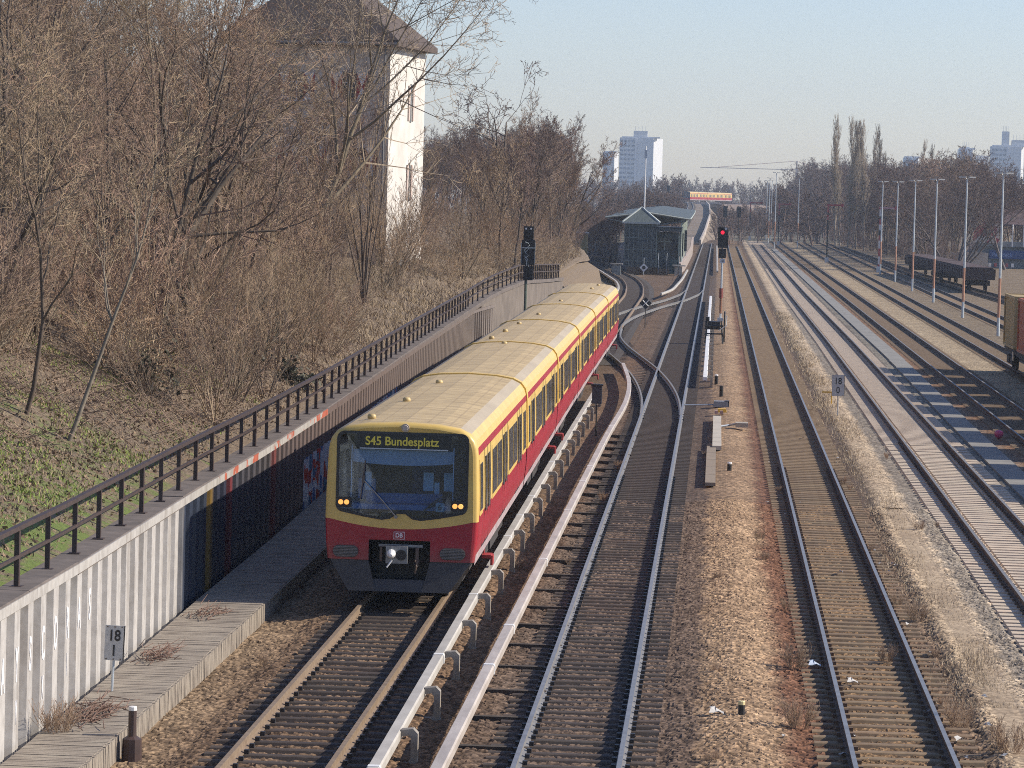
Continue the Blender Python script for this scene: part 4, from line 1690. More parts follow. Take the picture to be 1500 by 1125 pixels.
# thicket: rows that close the view up the bank
placed = []
tries = 0
while len(placed) < 125 and tries < 6000:
    tries += 1
    y = 64 + 125 * rb.random() ** 1.15
    d = rb.uniform(3.2 if y > 85 else 6.0, 9 + y * .15)
    x = wall_x(y) - d
    if abs(x / y) > .235 or (y > 168 and x > -21):
        continue
    if y > 120 and x > -14 - (y - 120) * .06:
        continue
    # keep the house's lit side open
    u = 1054 + x / y * 5100
    if u > 545 and y < 182:
        continue
    if 350 < u and y > 95 and rb.random() < .8:
        continue
    if any((x - a) ** 2 + (y - b_) ** 2 < (1.5 + .004 * y) ** 2 for a, b_ in placed):
        continue
    placed.append((x, y))
    plant_at(thicket, x, y, bank_z(x, y), rb, .75, 1.25)
placed = []
tries = 0
while len(placed) < 215 and tries < 6000:
    tries += 1
    y = 62 + 130 * rb.random() ** 1.2
    d = rb.uniform(1.2 if y > 80 else 5.0, 6.5 + y * .06)
    x = wall_x(y) - d
    if abs(x / y) > .225:
        continue
    u = 1054 + x / y * 5100
    if 520 < u < 700 and d < 3.5:
        continue
    if 430 < u < 560 and y > 125 and rb.random() < .6:
        continue
    if any((x - a) ** 2 + (y - b_) ** 2 < .7 for a, b_ in placed):
        continue
    placed.append((x, y))
    plant_at(shrubs, x, y, bank_z(x, y), rb, .7, 1.7 if d > 3 else 1.1)

# single trees that can be told apart
def solo(name, label, x, y, z, mats, rz=0, cat="tree", **kw):
    o = tree_proto(name, label, cat, None, mats, **kw)
    o.location = (x, y, z)
    o.rotation_euler = (0, 0, rz)
    o["used"] = 1
    return o


solo("leaning_tree", "thin leaning tree with a pale lit trunk at the front of the left thicket", -12.95, 69, bank_z(-12.95, 69), (M("bark_olive", (.27, .23, .17), (.15, .12, .09), 5, .85), TWIG), 0, seed=31, H=6.2, spread=.8, counts=(11, 9, 7, 3), lean=.33, r0=.075, start=.3)
solo("leaning_tree", "dark crooked thin tree leaning beside the pale-trunked leaning one", -13.9, 69.5, bank_z(-13.9, 69.5), (BARKD, TWIG), 0, seed=39, H=6.5, spread=.8, counts=(11, 9, 7, 3), lean=.4, r0=.07, start=.3, wob=.2)
solo("spreading_tree", "large bare tree whose branches cross the top of the white-sided house", -17.6, 140, bank_z(-17.6, 140) - .5, (BARK, TWIGP), .3, seed=34, H=13.5, spread=.95, counts=(17, 12, 9, 4), lens=(.62, .45, .4, .4), lean=.42, r0=.22, start=.25, up=.3, minr=.009)
solo("birch_tree", "white-trunked birch standing deep in the left thicket", -27.5, 132, bank_z(-27.5, 132), (M("birch_bark", (.62, .58, .52), (.3, .28, .25), 6, .8), TWIG), 0, seed=33, H=13, spread=.6, counts=(14, 8, 7, 3), r0=.13, up=.4)
solo("pale_shrub", "clump of pale whitish stems in front of the dark evergreen bush", -13.4, 96, bank_z(-13.4, 96), (BARKP, TWIGP), 0, "shrub", seed=35, H=2.4, spread=.4, stems=9, counts=(4, 3), lens=(.4, .4), r0=.025, stem_spread=.35, start=.4)
solo("bare_sapling", "group of slim dark saplings rising from the slope left of the lit house side", -15.2, 150, bank_z(-15.2, 150), (BARKD, TWIG), 0, "sapling", seed=36, H=8.5, spread=.35, stems=7, counts=(9, 5, 4), lens=(.3, .4, .4), r0=.06, stem_spread=.16, up=.8, start=.35)
solo("gnarled_tree", "dark crooked tree with twisted limbs against the sky right of the house", -15.0, 262, 3.2, (BARKD, TWIGD), 2.0, seed=37, H=11.5, spread=.95, counts=(7, 6, 6, 3), lens=(.62, .5, .42, .4), r0=.42, wob=.38, start=.4, minr=.02)

solo("spreading_tree", "tall bare tree with many fine pale twigs standing before the shaded house front", -22.5, 152, bank_z(-22.5, 152) - .3, (BARK, TWIGP), 1.2, seed=44, H=13.5, spread=.9, counts=(17, 11, 9, 4), lens=(.55, .45, .4, .4), lean=.1, r0=.2, start=.3, up=.3, minr=.008)
solo("spreading_tree", "dark fork-trunked bare tree on the bank edge left of the station bend", -12.9, 296, bank_z(-12.9, 296) - .2, (BARKD, TWIGR), .9, seed=45, H=9.5, spread=.85, stems=3, counts=(10, 8, 7, 3), lens=(.6, .48, .4, .4), r0=.26, start=.22, stem_spread=.35, minr=.013)
solo("spreading_tree", "broad bare tree with dark limbs on the bank, second left of the station bend", -14.2, 268, bank_z(-14.2, 268) - .2, (BARKD, TWIGR), 2.1, seed=46, H=9.5, spread=.85, stems=2, counts=(11, 9, 7, 3), lens=(.6, .48, .4, .4), r0=.26, start=.22, stem_spread=.3, minr=.012)
for k in range(30):                     # scrub at the foot of the near thicket
    y = rb.uniform(61, 84)
    x = wall_x(y) - rb.uniform(3.6 if y > 70 else 5.0, 8)
    plant_at(shrubs, x, y, bank_z(x, y), rb, .45, .8)
# evergreen bushes: leaf-sized faces through an uneven volume
LEAFG = M("evergreen_leaves", (.06, .06, .03), (.04, .038, .022), 3, .7, rnd=.2)


def leaf_bush(name, label, loc, sx_, sy_, sz_, n, seed):
    rs = np.random.RandomState(seed)
    root = thing(name, label, "bush", loc)
    cl = rs.normal(size=(26, 3)) * np.array([.45, .45, .4])
    P = cl[rs.randint(0, 26, n)] + rs.normal(size=(n, 3)) * .17
    P[:, 2] = np.abs(P[:, 2] + .45)
    P *= np.array([sx_, sy_, sz_])
    a, b_ = rs.normal(size=(n, 3)) * .04, rs.normal(size=(n, 3)) * .028
    V = np.stack([P - a, P + b_, P + a, P - b_], 1).reshape(-1, 3)
    link("foliage", np_mesh("foliage", V, np.arange(4 * n).reshape(-1, 4), LEAFG), root)
    mb = MB()
    for k in range(7):
        q = cl[k] * np.array([sx_, sy_, sz_]) * .8
        mb.tube([(0, 0, -.2), (q[0] * .4, q[1] * .4, abs(q[2]) * .5 + .3), (q[0], q[1], abs(q[2]) + .5)], [.04, .03, .01], 5)
    mb.build("stem", BARKD, root)
    return root


leaf_bush("evergreen_bush", "dark green evergreen bush on the slope above the railing", (-13.6, 100, bank_z(-13.6, 100)), 1.0, 1.3, 1.7, 4200, 3)
leaf_bush("evergreen_bush", "lower dark olive bush nearer the grass, left of the pale stems", (-13.6, 82, bank_z(-13.6, 82) - .2), .7, 1.2, 1.0, 700, 4)
leaf_bush("evergreen_bush", "small dark tangle of leaves just behind the railing in the middle", (-12.1, 99, bank_z(-12.1, 99) - .2), .6, .9, .55, 900, 5)

# trees behind the house up to the station
GB = "dark bare trees lining the left side towards the station"
LB = "dark bare tree in the row between the house and the station"
row = [tree_proto("bare_tree", LB, "tree", GB, (BARKD, TWIGR), seed=41, H=9.5, spread=.8, counts=(14, 9, 7, 3), r0=.16, minr=.015),
       tree_proto("bare_tree", LB, "tree", GB, (BARKD, TWIG), seed=42, H=10.5, spread=.7, stems=2, counts=(11, 9, 6, 3), r0=.14, minr=.015, stem_spread=.25),
       tree_proto("bare_tree", LB, "tree", GB, (BARKD, TWIGD), seed=43, H=11.5, spread=.75, stems=1, counts=(14, 9, 8, 3), r0=.18, up=.45, minr=.015)]
placed = []
tries = 0
while len(placed) < 120 and tries < 4000:
    tries += 1
    y = rb.uniform(205, 560)
    d = 1.2 + rb.random() ** 1.4 * 24
    x = wall_x(y) - d
    u = 1054 + x / y * 5100
    if u < 590 or u > 912:
        continue
    if any((x - a) ** 2 + (y - b_) ** 2 < 7 for a, b_ in placed):
        continue
    placed.append((x, y))
    top = float(np.interp(u, [600, 700, 780, 840, 880, 905, 915], [200, 195, 190, 176, 205, 235, 262])) + rb.uniform(0, 34)
    want = 8.2 + (285 - top) / 5100 * y - bank_z(x, y)
    k = rb.randrange(3)
    (mass_at if y > 355 else plant_at)(row, x, y, bank_z(x, y), rb, idx=k, sc=max(.45, want / (11.0, 11.5, 13.0)[k]))
for k in range(100):
    y = rb.uniform(186, 400)
    x = wall_x(y) - rb.uniform(.7, 4.5 if k % 2 else 9)
    if y > 285:
        mass_at(shrubs, x, y, bank_z(x, y), rb, k % 3, rb.uniform(.8, 1.4))
    else:
        plant_at(shrubs, x, y, bank_z(x, y), rb, .8, 1.4)

# right-hand belt of trees
GR = "dark purplish bare trees in the belt beyond the sidings"
LR = "dark purplish bare tree in the belt beyond the sidings"
belt = [tree_proto("bare_tree", LR, "tree", GR, (BARKD, TWIGD), seed=51, H=11, spread=.95, counts=(15, 10, 7, 3), r0=.2, minr=.021, lens=(.5, .45, .4, .4)),
        tree_proto("bare_tree", LR, "tree", GR, (BARK, TWIGD), seed=52, H=10, spread=.9, stems=4, counts=(9, 8, 6, 3), r0=.14, minr=.021, stem_spread=.4, lens=(.5, .45, .4, .4)),
        tree_proto("bare_tree", LR, "tree", GR, (BARKD, TWIGR), seed=53, H=11, spread=.85, stems=2, counts=(11, 9, 7, 3), r0=.17, minr=.021)]
placed = []
tries = 0
while len(placed) < 170 and tries < 6000:
    tries += 1
    y = 395 + 700 * rb.random() ** 1.3
    x = float(np.interp(y, [360, 460, 620, 1100], [30, 29.5, 25, 23])) + rb.uniform(0, 26)
    u = 1054 + x / y * 5100
    if u > 1530 or u < 1130 or (u > 1400 and y < 482):
        continue
    if any((x - a) ** 2 + (y - b_) ** 2 < 8 + y * .006 for a, b_ in placed):
        continue
    placed.append((x, y))
    top = float(np.interp(u, [1130, 1165, 1200, 1300, 1330, 1380, 1430, 1470, 1500], [275, 240, 238, 244, 248, 232, 236, 250, 258])) + rb.uniform(0, 16)
    want = 8.2 + (290 + .027 * (u - 1054) - top) / 5100 * y + .5
    k = rb.randrange(3)
    (mass_at if y > 620 else plant_at)(belt, x, y, -.6, rb, idx=k, sc=want / (13.0, 11.6, 12.4)[k])
for k in range(60):
    y = rb.uniform(400, 760)
    x = float(np.interp(y, [360, 460, 620, 1100], [29, 28.0, 24, 22])) + rb.uniform(0, 4)
    if 1054 + x / y * 5100 > 1405 and y < 475:
        continue
    mass_at(shrubs, x, y, -.6, rb, k % 3, rb.uniform(1.0, 1.9))

BARKG = M("bark_tan", (.3, .25, .19), (.2, .16, .12), 5, .85)
solo("spreading_tree", "biggest dark domed tree of the belt, many-stemmed, behind the flat wagon", 29.0, 428, -.6, (M("bark_grey_violet", (.15, .12, .105), (.09, .072, .065), 3, .9), TWIGD), .5, seed=55, H=13.5, spread=.8, stems=7, counts=(10, 8, 6, 3), lens=(.5, .45, .4, .4), r0=.2, stem_spread=.75, start=.25, minr=.018)
solo("spreading_tree", "dark many-stemmed domed tree just left of the biggest one in the belt", 27.6, 455, -.6, (MATS["bark_grey_violet"], TWIGD), 1.5, seed=56, H=13.0, spread=.8, stems=6, counts=(10, 8, 6, 3), lens=(.5, .45, .4, .4), r0=.2, stem_spread=.7, start=.25, minr=.018)
solo("spreading_tree", "wide bare tree reaching over the parking deck at the right edge", 38.0, 462, -.6, (MATS["bark_grey_violet"], TWIGD), 2.5, seed=57, H=12.0, spread=.95, stems=2, counts=(11, 9, 7, 3), lens=(.62, .5, .4, .4), r0=.25, stem_spread=.3, start=.4, minr=.016)
GP = "tall poplars rising over the belt of trees"
LP = "tall slender pale bare poplar rising above the other trees on the right"
pop = [tree_proto("poplar_tree", LP, "tree", GP, (BARKG, TWIGP), seed=61, H=18, spread=.4, counts=(44, 9, 5), lens=(.3, .4, .45), r0=.2, up=1.2, minr=.015, start=.12),
       tree_proto("poplar_tree", LP, "tree", GP, (BARKG, TWIGP), seed=62, H=18, spread=.36, counts=(46, 9, 5), lens=(.27, .4, .45), r0=.2, up=1.4, minr=.015, start=.12)]
for k, (u, top, y) in enumerate(((1225, 172, 640), (1232, 186, 660), (1242, 182, 610), (1249, 178, 632), (1255, 175, 625), (1261, 178, 640), (1267, 180, 600), (1274, 183, 615), (1281, 196, 610), (1290, 222, 615), (1297, 240, 600), (1357, 205, 640), (1351, 215, 700))):
    x = (u - 1054) / 5100 * y
    want = 8.2 + (290 + .027 * (u - 1054) - top) / 5100 * y + .6
    plant_at(pop, x, y, -.6, rb, idx=k % 2, sc=want / 21.8)
for o in [q for q in S.objects if q.get("group") == GP]:
    if o.location.y in (640, 700) and o.location.x > 35:
        o["label"] = "slim pale poplar peeking over the dark trees before the far flat roofs"
        o["group"] = "pair of poplars before the far roofs"

# far wood closing the horizon: reads as one mass
rs = np.random.RandomState(9)
far = []
base = tree_segments(seed=71, H=11, spread=.95, counts=(18, 9, 5), lens=(.5, .45, .4), r0=.22, minr=.045, start=.06)
proto = np.concatenate([base[0], base[1]])
for k in range(420):
    y = rs.uniform(900, 2100)
    u = rs.uniform(820, 1530)
    if 985 < u < 1130 and y < 1290:
        y = rs.uniform(1300, 2000)
    if k > 190:
        u = rs.uniform(1046, 1215) if k % 2 else rs.uniform(895, 992)
        y = rs.uniform(640, 1080)
    x = (u - 1054) / 5100 * y
    top = np.interp(u, [820, 960, 1000, 1130, 1180, 1500], [270, 266, 264, 268, 268, 262]) + rs.uniform(-3, 14)
    if k > 190:
        top = rs.uniform(299, 318) if k % 2 else rs.uniform(283, 302)
        if u > 1130:
            top -= 25
    s_ = max(.2, (8.2 + (288 - top) / 5100 * y + .6) / 12.5)
    a = rs.uniform(0, 6.28)
    q = proto.copy()
    for o_ in (0, 3):
        xx, yy = q[:, o_].copy(), q[:, o_ + 1].copy()
        q[:, o_] = (xx * math.cos(a) - yy * math.sin(a)) * s_ + x
        q[:, o_ + 1] = (xx * math.sin(a) + yy * math.cos(a)) * s_ + y
        q[:, o_ + 2] = q[:, o_ + 2] * s_ - .6
    q[:, 6:] *= s_ * 1.3
    far.append(q)
far = np.concatenate(far)
for k in range(110):
    y = rb.uniform(430, 640)
    u = rb.uniform(830, 906)
    mass_at(row, (u - 1054) / 5100 * y, y, -.5, rb, k % 3, rb.uniform(.25, .6))
far = np.concatenate([far] + MASS)
tag(link("far_wood", seg_mesh("far_wood", far, 3, TWIGD)), "hazy bare wood along the horizon", "wood", None, "stuff")

# ------------------------------------------------------------------ grass, weeds, leaves
def blades(name, P, H, W, mat, lean=.35, seed=1, kind="stuff", label=None, cat=None):
    rs = np.random.RandomState(seed)
    n = len(P)
    a = rs.uniform(0, 6.28, n)
    w_ = np.stack([np.cos(a), np.sin(a), np.zeros(n)], 1) * (W * rs.uniform(.6, 1.3, n))[:, None]
    ln = rs.normal(size=(n, 3)) * lean
    ln[:, 2] = 1
    ln /= np.linalg.norm(ln, axis=1, keepdims=True)
    T = P + ln * H[:, None]
    V = np.stack([P - w_, P + w_, T], 1).reshape(-1, 3)
    return tag(link(name, np_mesh(name, V, np.arange(3 * n).reshape(-1, 3), mat)), label, cat, None, kind)


DRYG = M("dry_grass", (.46, .37, .25), (.34, .26, .17), 1.5, .9)
rs = np.random.RandomState(3)
n = 17000
y = 58 + 200 * rs.rand(n) ** 1.7
x = 4.75 + rs.normal(size=n) * .28 + .15 * np.sin(y * .21)
patch = .5 + .5 * np.sin(y * .55 + 1.3) * np.sin(y * .17)
blades("dry_grass", np.stack([x, y, np.full(n, -.18)], 1), (.05 + .17 * patch * rs.rand(n)) * (1 + .5 * (y > 120)), np.full(n, .008) + .00006 * (y - 58), DRYG, .45, 2, label="pale dry grass along the sandy strip", cat="grass")
n = 34000
y = 49 + 45 * rs.rand(n) ** 1.3
d = .7 + rs.gamma(2.0, 1.9, n)
x = np.array([wall_x(q) for q in y]) - d
z = np.array([bank_z(a, b_) for a, b_ in zip(x, y)])
gm = 1.5 * np.sin(x * .9 + y * .3) * np.sin(y * .42 - x * .5 + 1) + .8 * np.sin(y * .9 + x * 1.4) + rs.normal(size=n) * .5 + np.clip((56 - y) * .02, -.4, 0) > -.15
blades("grass", np.stack([x, y, z], 1)[gm], (.05 + .07 * rs.rand(n))[gm], np.full(gm.sum(), .012), M("green_grass", (.26, .34, .05), (.17, .23, .04), 1.5, .8), .6, 4, label="short green grass on the near slope", cat="grass")
n = 30000
y = 49 + 160 * rs.rand(n) ** 1.2
d = .4 + rs.gamma(1.8, 2.2, n)
x = np.array([wall_x(q) for q in y]) - d
z = np.array([bank_z(a, b_) for a, b_ in zip(x, y)])
blades("dead_grass", np.stack([x, y, z], 1), (.08 + .3 * rs.rand(n) * np.clip((y - 70) / 40, .25, 1.4)), np.full(n, .012) + .00008 * (y - 49), M("dead_grass_straw", (.36, .28, .175), (.24, .17, .105), .8, .9), .7, 5, label="straw-coloured dead grass and stalks on the slope", cat="grass")
n = 30000
y = 49 + 60 * rs.rand(n)
d = .35 + rs.gamma(2.0, 2.2, n)
x = np.array([wall_x(q) for q in y]) - d
z = np.array([bank_z(a, b_) for a, b_ in zip(x, y)]) + .02
P = np.stack([x, y, z], 1)
a, b_ = rs.normal(size=(n, 3)) * .024, rs.normal(size=(n, 3)) * .018
V = np.stack([P - a, P + b_, P + a, P - b_], 1).reshape(-1, 3)
tag(link("fallen_leaves", np_mesh("fallen_leaves", V, np.arange(4 * n).reshape(-1, 4), M("leaf_litter", (.27, .185, .11), (.15, .1, .065), 2.5, .9))), "brown fallen leaves on the near slope", "leaves", None, "stuff")

weed = [tree_proto("dry_weed", "dry brown weed", "weed", None, (TWIG, TWIGR), seed=81, H=.62, spread=.5, stems=26, counts=(6, 3), lens=(.5, .5), r0=.006, stem_spread=.5, start=.3, minr=.0025)]
for lab, x, y, s_ in (("tuft of dry brown weed left of the tan track, the farther of two tufts", 1.6, 62.3, 1.0), ("bushy dry brown weed left of the tan track, the nearer of two tufts", 1.5, 55.2, 1.1),
                      ("thin dry weed between the rails of the tan track", 3.3, 63.5, .7), ("dry weed growing against the white wall at the lower left", -9.5, 50.4, 1.2),
                      ("straggly dry weed standing in the sand at the lower right edge", 4.65, 53.2, 1.2), ("dry weed at the edge of the sand, right of the tan track", 4.1, 56.0, 1.0),
                      ("dry weed in the dark ballast beyond the tan track", 4.2, 70.0, .9)):
    plant_at(weed, x, y, -.16 if x > -9 else .05, rb, label=lab, idx=0, sc=s_)

for k in range(26):                     # small weeds scattered along the tracks
    y = 50 + 70 * rb.random()
    plant_at(weed, rb.choice([-7.9, -4.2, -3.1, .0, 1.5, 2.0, 4.0, 4.2, 5.6]) + rb.gauss(0, .15), y, -.17, rb, label="small dry weed growing out of the ballast", idx=0, sc=rb.uniform(.25, .6))["group"] = "small weeds in the ballast"
# fallen twigs and brambles lying over the slope
sg = []
for k in range(5200):
    y = 49 + 75 * rb.random()
    d = .6 + rb.gammavariate(2.2, 2.0) + (1.6 if y < 72 else 0)
    x = wall_x(y) - d
    z_ = bank_z(x, y) + abs(rb.gauss(0, .09)) + .02
    a_, L = rb.uniform(0, 6.28), rb.uniform(.2, 1.1)
    m_ = (x + L * .5 * math.cos(a_), y + L * .5 * math.sin(a_), z_ + rb.uniform(.02, .22))
    e_ = (x + L * math.cos(a_ + .3), y + L * math.sin(a_ + .3), bank_z(x + L * math.cos(a_), y + L * math.sin(a_)) + rb.uniform(.02, .3))
    sg += [(x, y, z_, *m_, .009, .007), (*m_, *e_, .007, .003)]
tag(link("brushwood", seg_mesh("brushwood", np.array(sg), 3, M("brushwood_brown", (.29, .2, .14), (.16, .11, .08), .9, .85))), "fallen twigs and brambles on the slope", "brushwood", None, "stuff")
n = 16000
y = 205 + 140 * rs.rand(n)
d = .2 + rs.gamma(1.6, 2.0, n)
x = np.array([wall_x(q) for q in y]) - d
z = np.array([bank_z(a, b_) for a, b_ in zip(x, y)])
blades("dead_grass", np.stack([x, y, z], 1), .2 + .45 * rs.rand(n), np.full(n, .022), MATS["dead_grass_straw"], .6, 15, label="straw-coloured dead grass on the far bank", cat="grass")

# heaps of cut twigs on the walkway
for lab, x, y, ln, nn_ in (("largest heap of cut brown twigs on the walkway near the white wall", -9.25, 51.9, 1.3, 150), ("heap of brown twigs on the walkway behind the kilometre board", -9.35, 58.6, 1.0, 90),
                           ("thin scatter of twigs where the white wall turns dark", -9.4, 64.6, .9, 60)):
    sg = []
    for k in range(nn_):
        px_, py_ = x + rb.gauss(0, .16), y + rb.gauss(0, ln * .45)
        a_, L = rb.gauss(.5, .7), rb.uniform(.15, .6)
        z_ = .11 + abs(rb.gauss(0, .07))
        q = (px_ + L * math.sin(a_) * .6, py_ + L * math.cos(a_), z_ + rb.uniform(-.04, .14))
        sg.append((px_, py_, z_, *q, .009, .004))
    tag(link("twig_heap", seg_mesh("twig_heap", np.array(sg), 4, M("cut_twigs", (.2, .12, .085), (.12, .07, .05), 3, .85))), lab, "twig heap")

# scraps of litter
GL = "scraps of litter on the ballast"
LITW = M("paper_scrap", (.5, .48, .45), (.4, .38, .35), 20, .7)
lm = []
for k in range(4):
    rs2 = np.random.RandomState(90 + k)
    g_ = rs2.normal(size=(3, 4, 3)) * np.array([.02, .02, .02])
    for i_ in range(3):
        for j_ in range(4):
            g_[i_, j_] += np.array([(j_ - 1.5) * .05, (i_ - 1) * .045, .03])
    Vv = g_.reshape(-1, 3)
    lm.append(np_mesh("litter", Vv, np.array([(r * 4 + c_, r * 4 + c_ + 1, r * 4 + c_ + 5, r * 4 + c_ + 4) for r in range(2) for c_ in range(3)]), LITW))
for k in range(44):
    y = 49 + 90 * rb.random() ** 1.6
    x = rb.choice([rb.gauss(4.05, .22), rb.gauss(3.0, .45), rb.gauss(1.75, .2), rb.gauss(4.2, .3), rb.gauss(.6, .5)])
    o = link("paper_scrap", lm[k % 4])
    tag(o, "small crumpled white paper scrap lying on the ballast", "litter", GL)
    s_ = rb.uniform(.35, .9)
    o.location = (x, y, -.14)
    o.scale = (s_, s_, s_)
    o.rotation_euler = (0, 0, rb.uniform(0, 6))
for lab, x, y, s_, mt in (("torn pale bag lying in the gravel left of the short yellow-topped post", .2, 56.0, 1.4, LITW), ("bluish plastic bag beside the tan track's left rail", 1.95, 62.2, 1.3, M("bag_blue", (.4, .46, .55), (.3, .36, .45), 9, .4)),
                          ("crumpled white sheet inside the tan track beside its left rail", 2.55, 60.2, 1.1, LITW)):
    o = link("plastic_bag", lm[1].copy())
    o.data.materials.clear()
    o.data.materials.append(mt)
    tag(o, lab, "litter")
    o.location = (x, y, -.12)
    o.scale = (s_, s_, s_)
mb = MB()
mb.tube([(10.3, 126, -.2), (10.3, 126, -.1), (10.3, 126, .02), (10.3, 126, .1), (10.3, 126, .13)], [.05, .14, .17, .12, .01], 12)
tag(mb.build("balloon", M("balloon_pink", (.6, .08, .2), (.5, .06, .16), 4, .4), None, True), "pink ball lying beside the shadow-striped track", "ball")
# ------------------------------------------------------------------ the white-sided house
hs_ = thing("tall_house", "tall old house with a bright white side wall and red-white shutters among trees", "house", (-17.68, 185, 0), rad(-8))
HW, HD, ZB, ZE = 9.0, 8.4, 2.5, 16.1
PLAST = M("house_shade_plaster", (.6, .5, .39), (.5, .41, .32), .5, .9, 0, .2)  # shaded tone of the white plaster, put into the colour
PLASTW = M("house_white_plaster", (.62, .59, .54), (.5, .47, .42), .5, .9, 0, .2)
mb = MB()
mb.box((-HW / 2, HD / 2, (ZB + ZE) / 2), (HW, HD, ZE - ZB), 0)
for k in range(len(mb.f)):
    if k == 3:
        mb.m[k] = 1  # only the sunlit side face gets the white tone
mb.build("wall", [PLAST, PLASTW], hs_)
mb = MB()
e = .55
vs = [(-HW - e, -e, ZE - .02), (e, -e, ZE - .02), (e, HD + e, ZE - .02), (-HW - e, HD + e, ZE - .02), (-HW / 2, 3.0, ZE + 4.2), (-HW / 2, HD - 3.0, ZE + 4.2)]
mb.add(vs + [(x, y, z - .3) for x, y, z in vs[:4]], [(0, 1, 4), (1, 2, 5, 4), (2, 3, 5), (3, 0, 4, 5), (6, 9, 8, 7), (0, 6, 7, 1), (1, 7, 8, 2), (2, 8, 9, 3), (3, 9, 6, 0)])
mb.build("roof", M("roof_dark_tiles", (.1, .075, .06), (.07, .05, .042), 2, .9, 0, .4), hs_)
SHR = M("shutter_red", (.36, .03, .025), (.28, .03, .02), 4, .6)
SHW = M("shutter_white", (.66, .64, .6), (.55, .53, .5), 4, .6)


def shutter(par, x0, x1, z0, z1):
    mb = MB()
    y = -.06
    zm, xm = (z0 + z1) / 2, (x0 + x1) / 2
    c_ = [(x0, y, z0), (x1, y, z0), (x1, y, z1), (x0, y, z1), (xm, y, zm)]
    mb.add(c_, [(0, 1, 4), (2, 3, 4)], 1)
    mb.add(c_, [(1, 2, 4), (3, 0, 4)], 0)
    mb.add([(x0, y, z0), (x1, y, z0), (x1, y, z1), (x0, y, z1), (x0, -.005, z0), (x1, -.005, z0), (x1, -.005, z1), (x0, -.005, z1)], [(0, 4, 5, 1), (1, 5, 6, 2), (2, 6, 7, 3), (3, 7, 4, 0)], 1)
    mb.build("shutter", [SHR, SHW], par)


for x, z, w_, h_ in ((-2.2, 13.6, .75, 1.5), (-5.1, 13.6, .75, 1.5), (-1.6, 9.6, .75, 1.5), (-4.4, 9.6, .75, 1.5), (-6.8, 9.6, .75, 1.5)):
    mb = MB()
    mb.box((x, -.012, z), (w_, .03, h_))
    wn = mb.build("window", M("house_window_dark", (.02, .022, .026), (.035, .036, .04), 4, .15), hs_)
    mb = MB()
    mb.box((x, -.03, z), (.05, .03, h_))
    mb.box((x, -.034, z + .2), (w_, .03, .05))
    mb.build("frame", SHW, wn)
    mb = MB()
    mb.box((x, -.09, z - h_ / 2 - .06), (w_ + .2, .2, .08))
    mb.build("sill", SHW, wn)
    shutter(wn, x - w_ / 2 - .62, x - w_ / 2 - .02, z - h_ / 2, z + h_ / 2)
    shutter(wn, x + w_ / 2 + .02, x + w_ / 2 + .62, z - h_ / 2, z + h_ / 2)
for y, z in ((5.0, 12.9), (5.0, 8.6)):
    mb = MB()
    mb.box((.012, y, z), (.03, .32, 2.1))
    wn = mb.build("side_window", M("house_window_dark", (.02, .022, .026)), hs_)
    mb = MB()
    for dy in (-.5, .5):
        mb.box((.05, y + dy, z), (.05, .3, 1.9))
    mb.build("shutter", M("shutter_faded", (.5, .36, .3), (.52, .46, .4), 2, .6), wn)
for y, z in ((-.06, 0), ):
    mb = MB()
    mb.tube([(-.25, -.1, ZB), (-.25, -.1, ZE - .2)], .06, 6)
    mb.tube([(-HW - .5, -.62, ZE - .22), (.5, -.62, ZE - .22)], .09, 6)
    mb.build("downpipe", M("pipe_zinc", (.2, .19, .18), (.14, .135, .13), 4, .6), hs_)
mb = MB()
mb.box((-6.2, -2.0, 4.2), (5.6, 4.0, 4.6), 0)
mb.box((-6.2, -2.05, 6.6), (6.0, 4.5, .22), 1)
mb.build("annex", [PLAST, M("annex_roof", (.1, .09, .085), (.07, .06, .06), 2, .9)], hs_)

# ------------------------------------------------------------------ station
DGREEN = M("cabin_dark_green", (.055, .07, .075), (.04, .053, .058), 3, .6, 0, .2)
DGREEN2 = M("cabin_panel", (.04, .052, .058), (.03, .04, .046), 3, .5)
ROOFG = M("roof_green_grey", (.105, .122, .112), (.078, .092, .086), 1.5, .6, .2, stretch=(3, .4, 1))
tw = thing("signal_cabin", "dark green timber signal cabin with a pointed pyramid roof at the platform end", "cabin", (-8.35, 375, 0))
mb = MB()
mb.box((0, 1.8, 3.0), (3.4, 3.4, 4.9), 0)
mb.build("wall", DGREEN, tw)
mb = MB()
mb.add([(-2.0, -.2, 5.35), (2.0, -.2, 5.35), (2.0, 3.8, 5.35), (-2.0, 3.8, 5.35), (0, 1.8, 6.95)], [(0, 1, 4), (1, 2, 4), (2, 3, 4), (3, 0, 4), (3, 2, 1, 0)])
mb.build("roof", M("cabin_roof", (.12, .14, .132), (.09, .108, .1), 1.5, .6, .1, stretch=(4, 1, 1)), tw)
mb = MB()
for x, y in ((-2.0, -.2), (2.0, -.2), (2.0, 3.8)):
    mb.tube([(x, y, 5.37), (0, 1.8, 6.98)], .09, 5)
mb.box((0, -.22, 5.3), (4.1, .1, .2))
mb.build("ridge_strip", M("ridge_pale", (.42, .45, .43), (.33, .36, .34), 3, .6), tw)
mb = MB()
for x in np.linspace(-1.7, 1.7, 8):
    mb.box((x, .075, 3.0), (.09, .05, 4.9))
for z in (1.2, 2.4, 3.7, 5.0):
    mb.box((0, .07, z), (3.4, .045, .1))
mb.build("timber_frame", M("cabin_frame", (.12, .15, .148), (.09, .115, .112), 3, .6), tw)
for x, z in ((-.85, 3.05), (.85, 3.05), (-.85, 4.35), (.85, 4.35)):
    mb = MB()
    mb.box((x, .085, z), (1.3, .03, .9))
    mb.build("window", DGREEN2, tw)
an = thing("station_office", "low dark platform office with a flat roof beside the signal cabin", "station building", (-5.45, 376, 0))
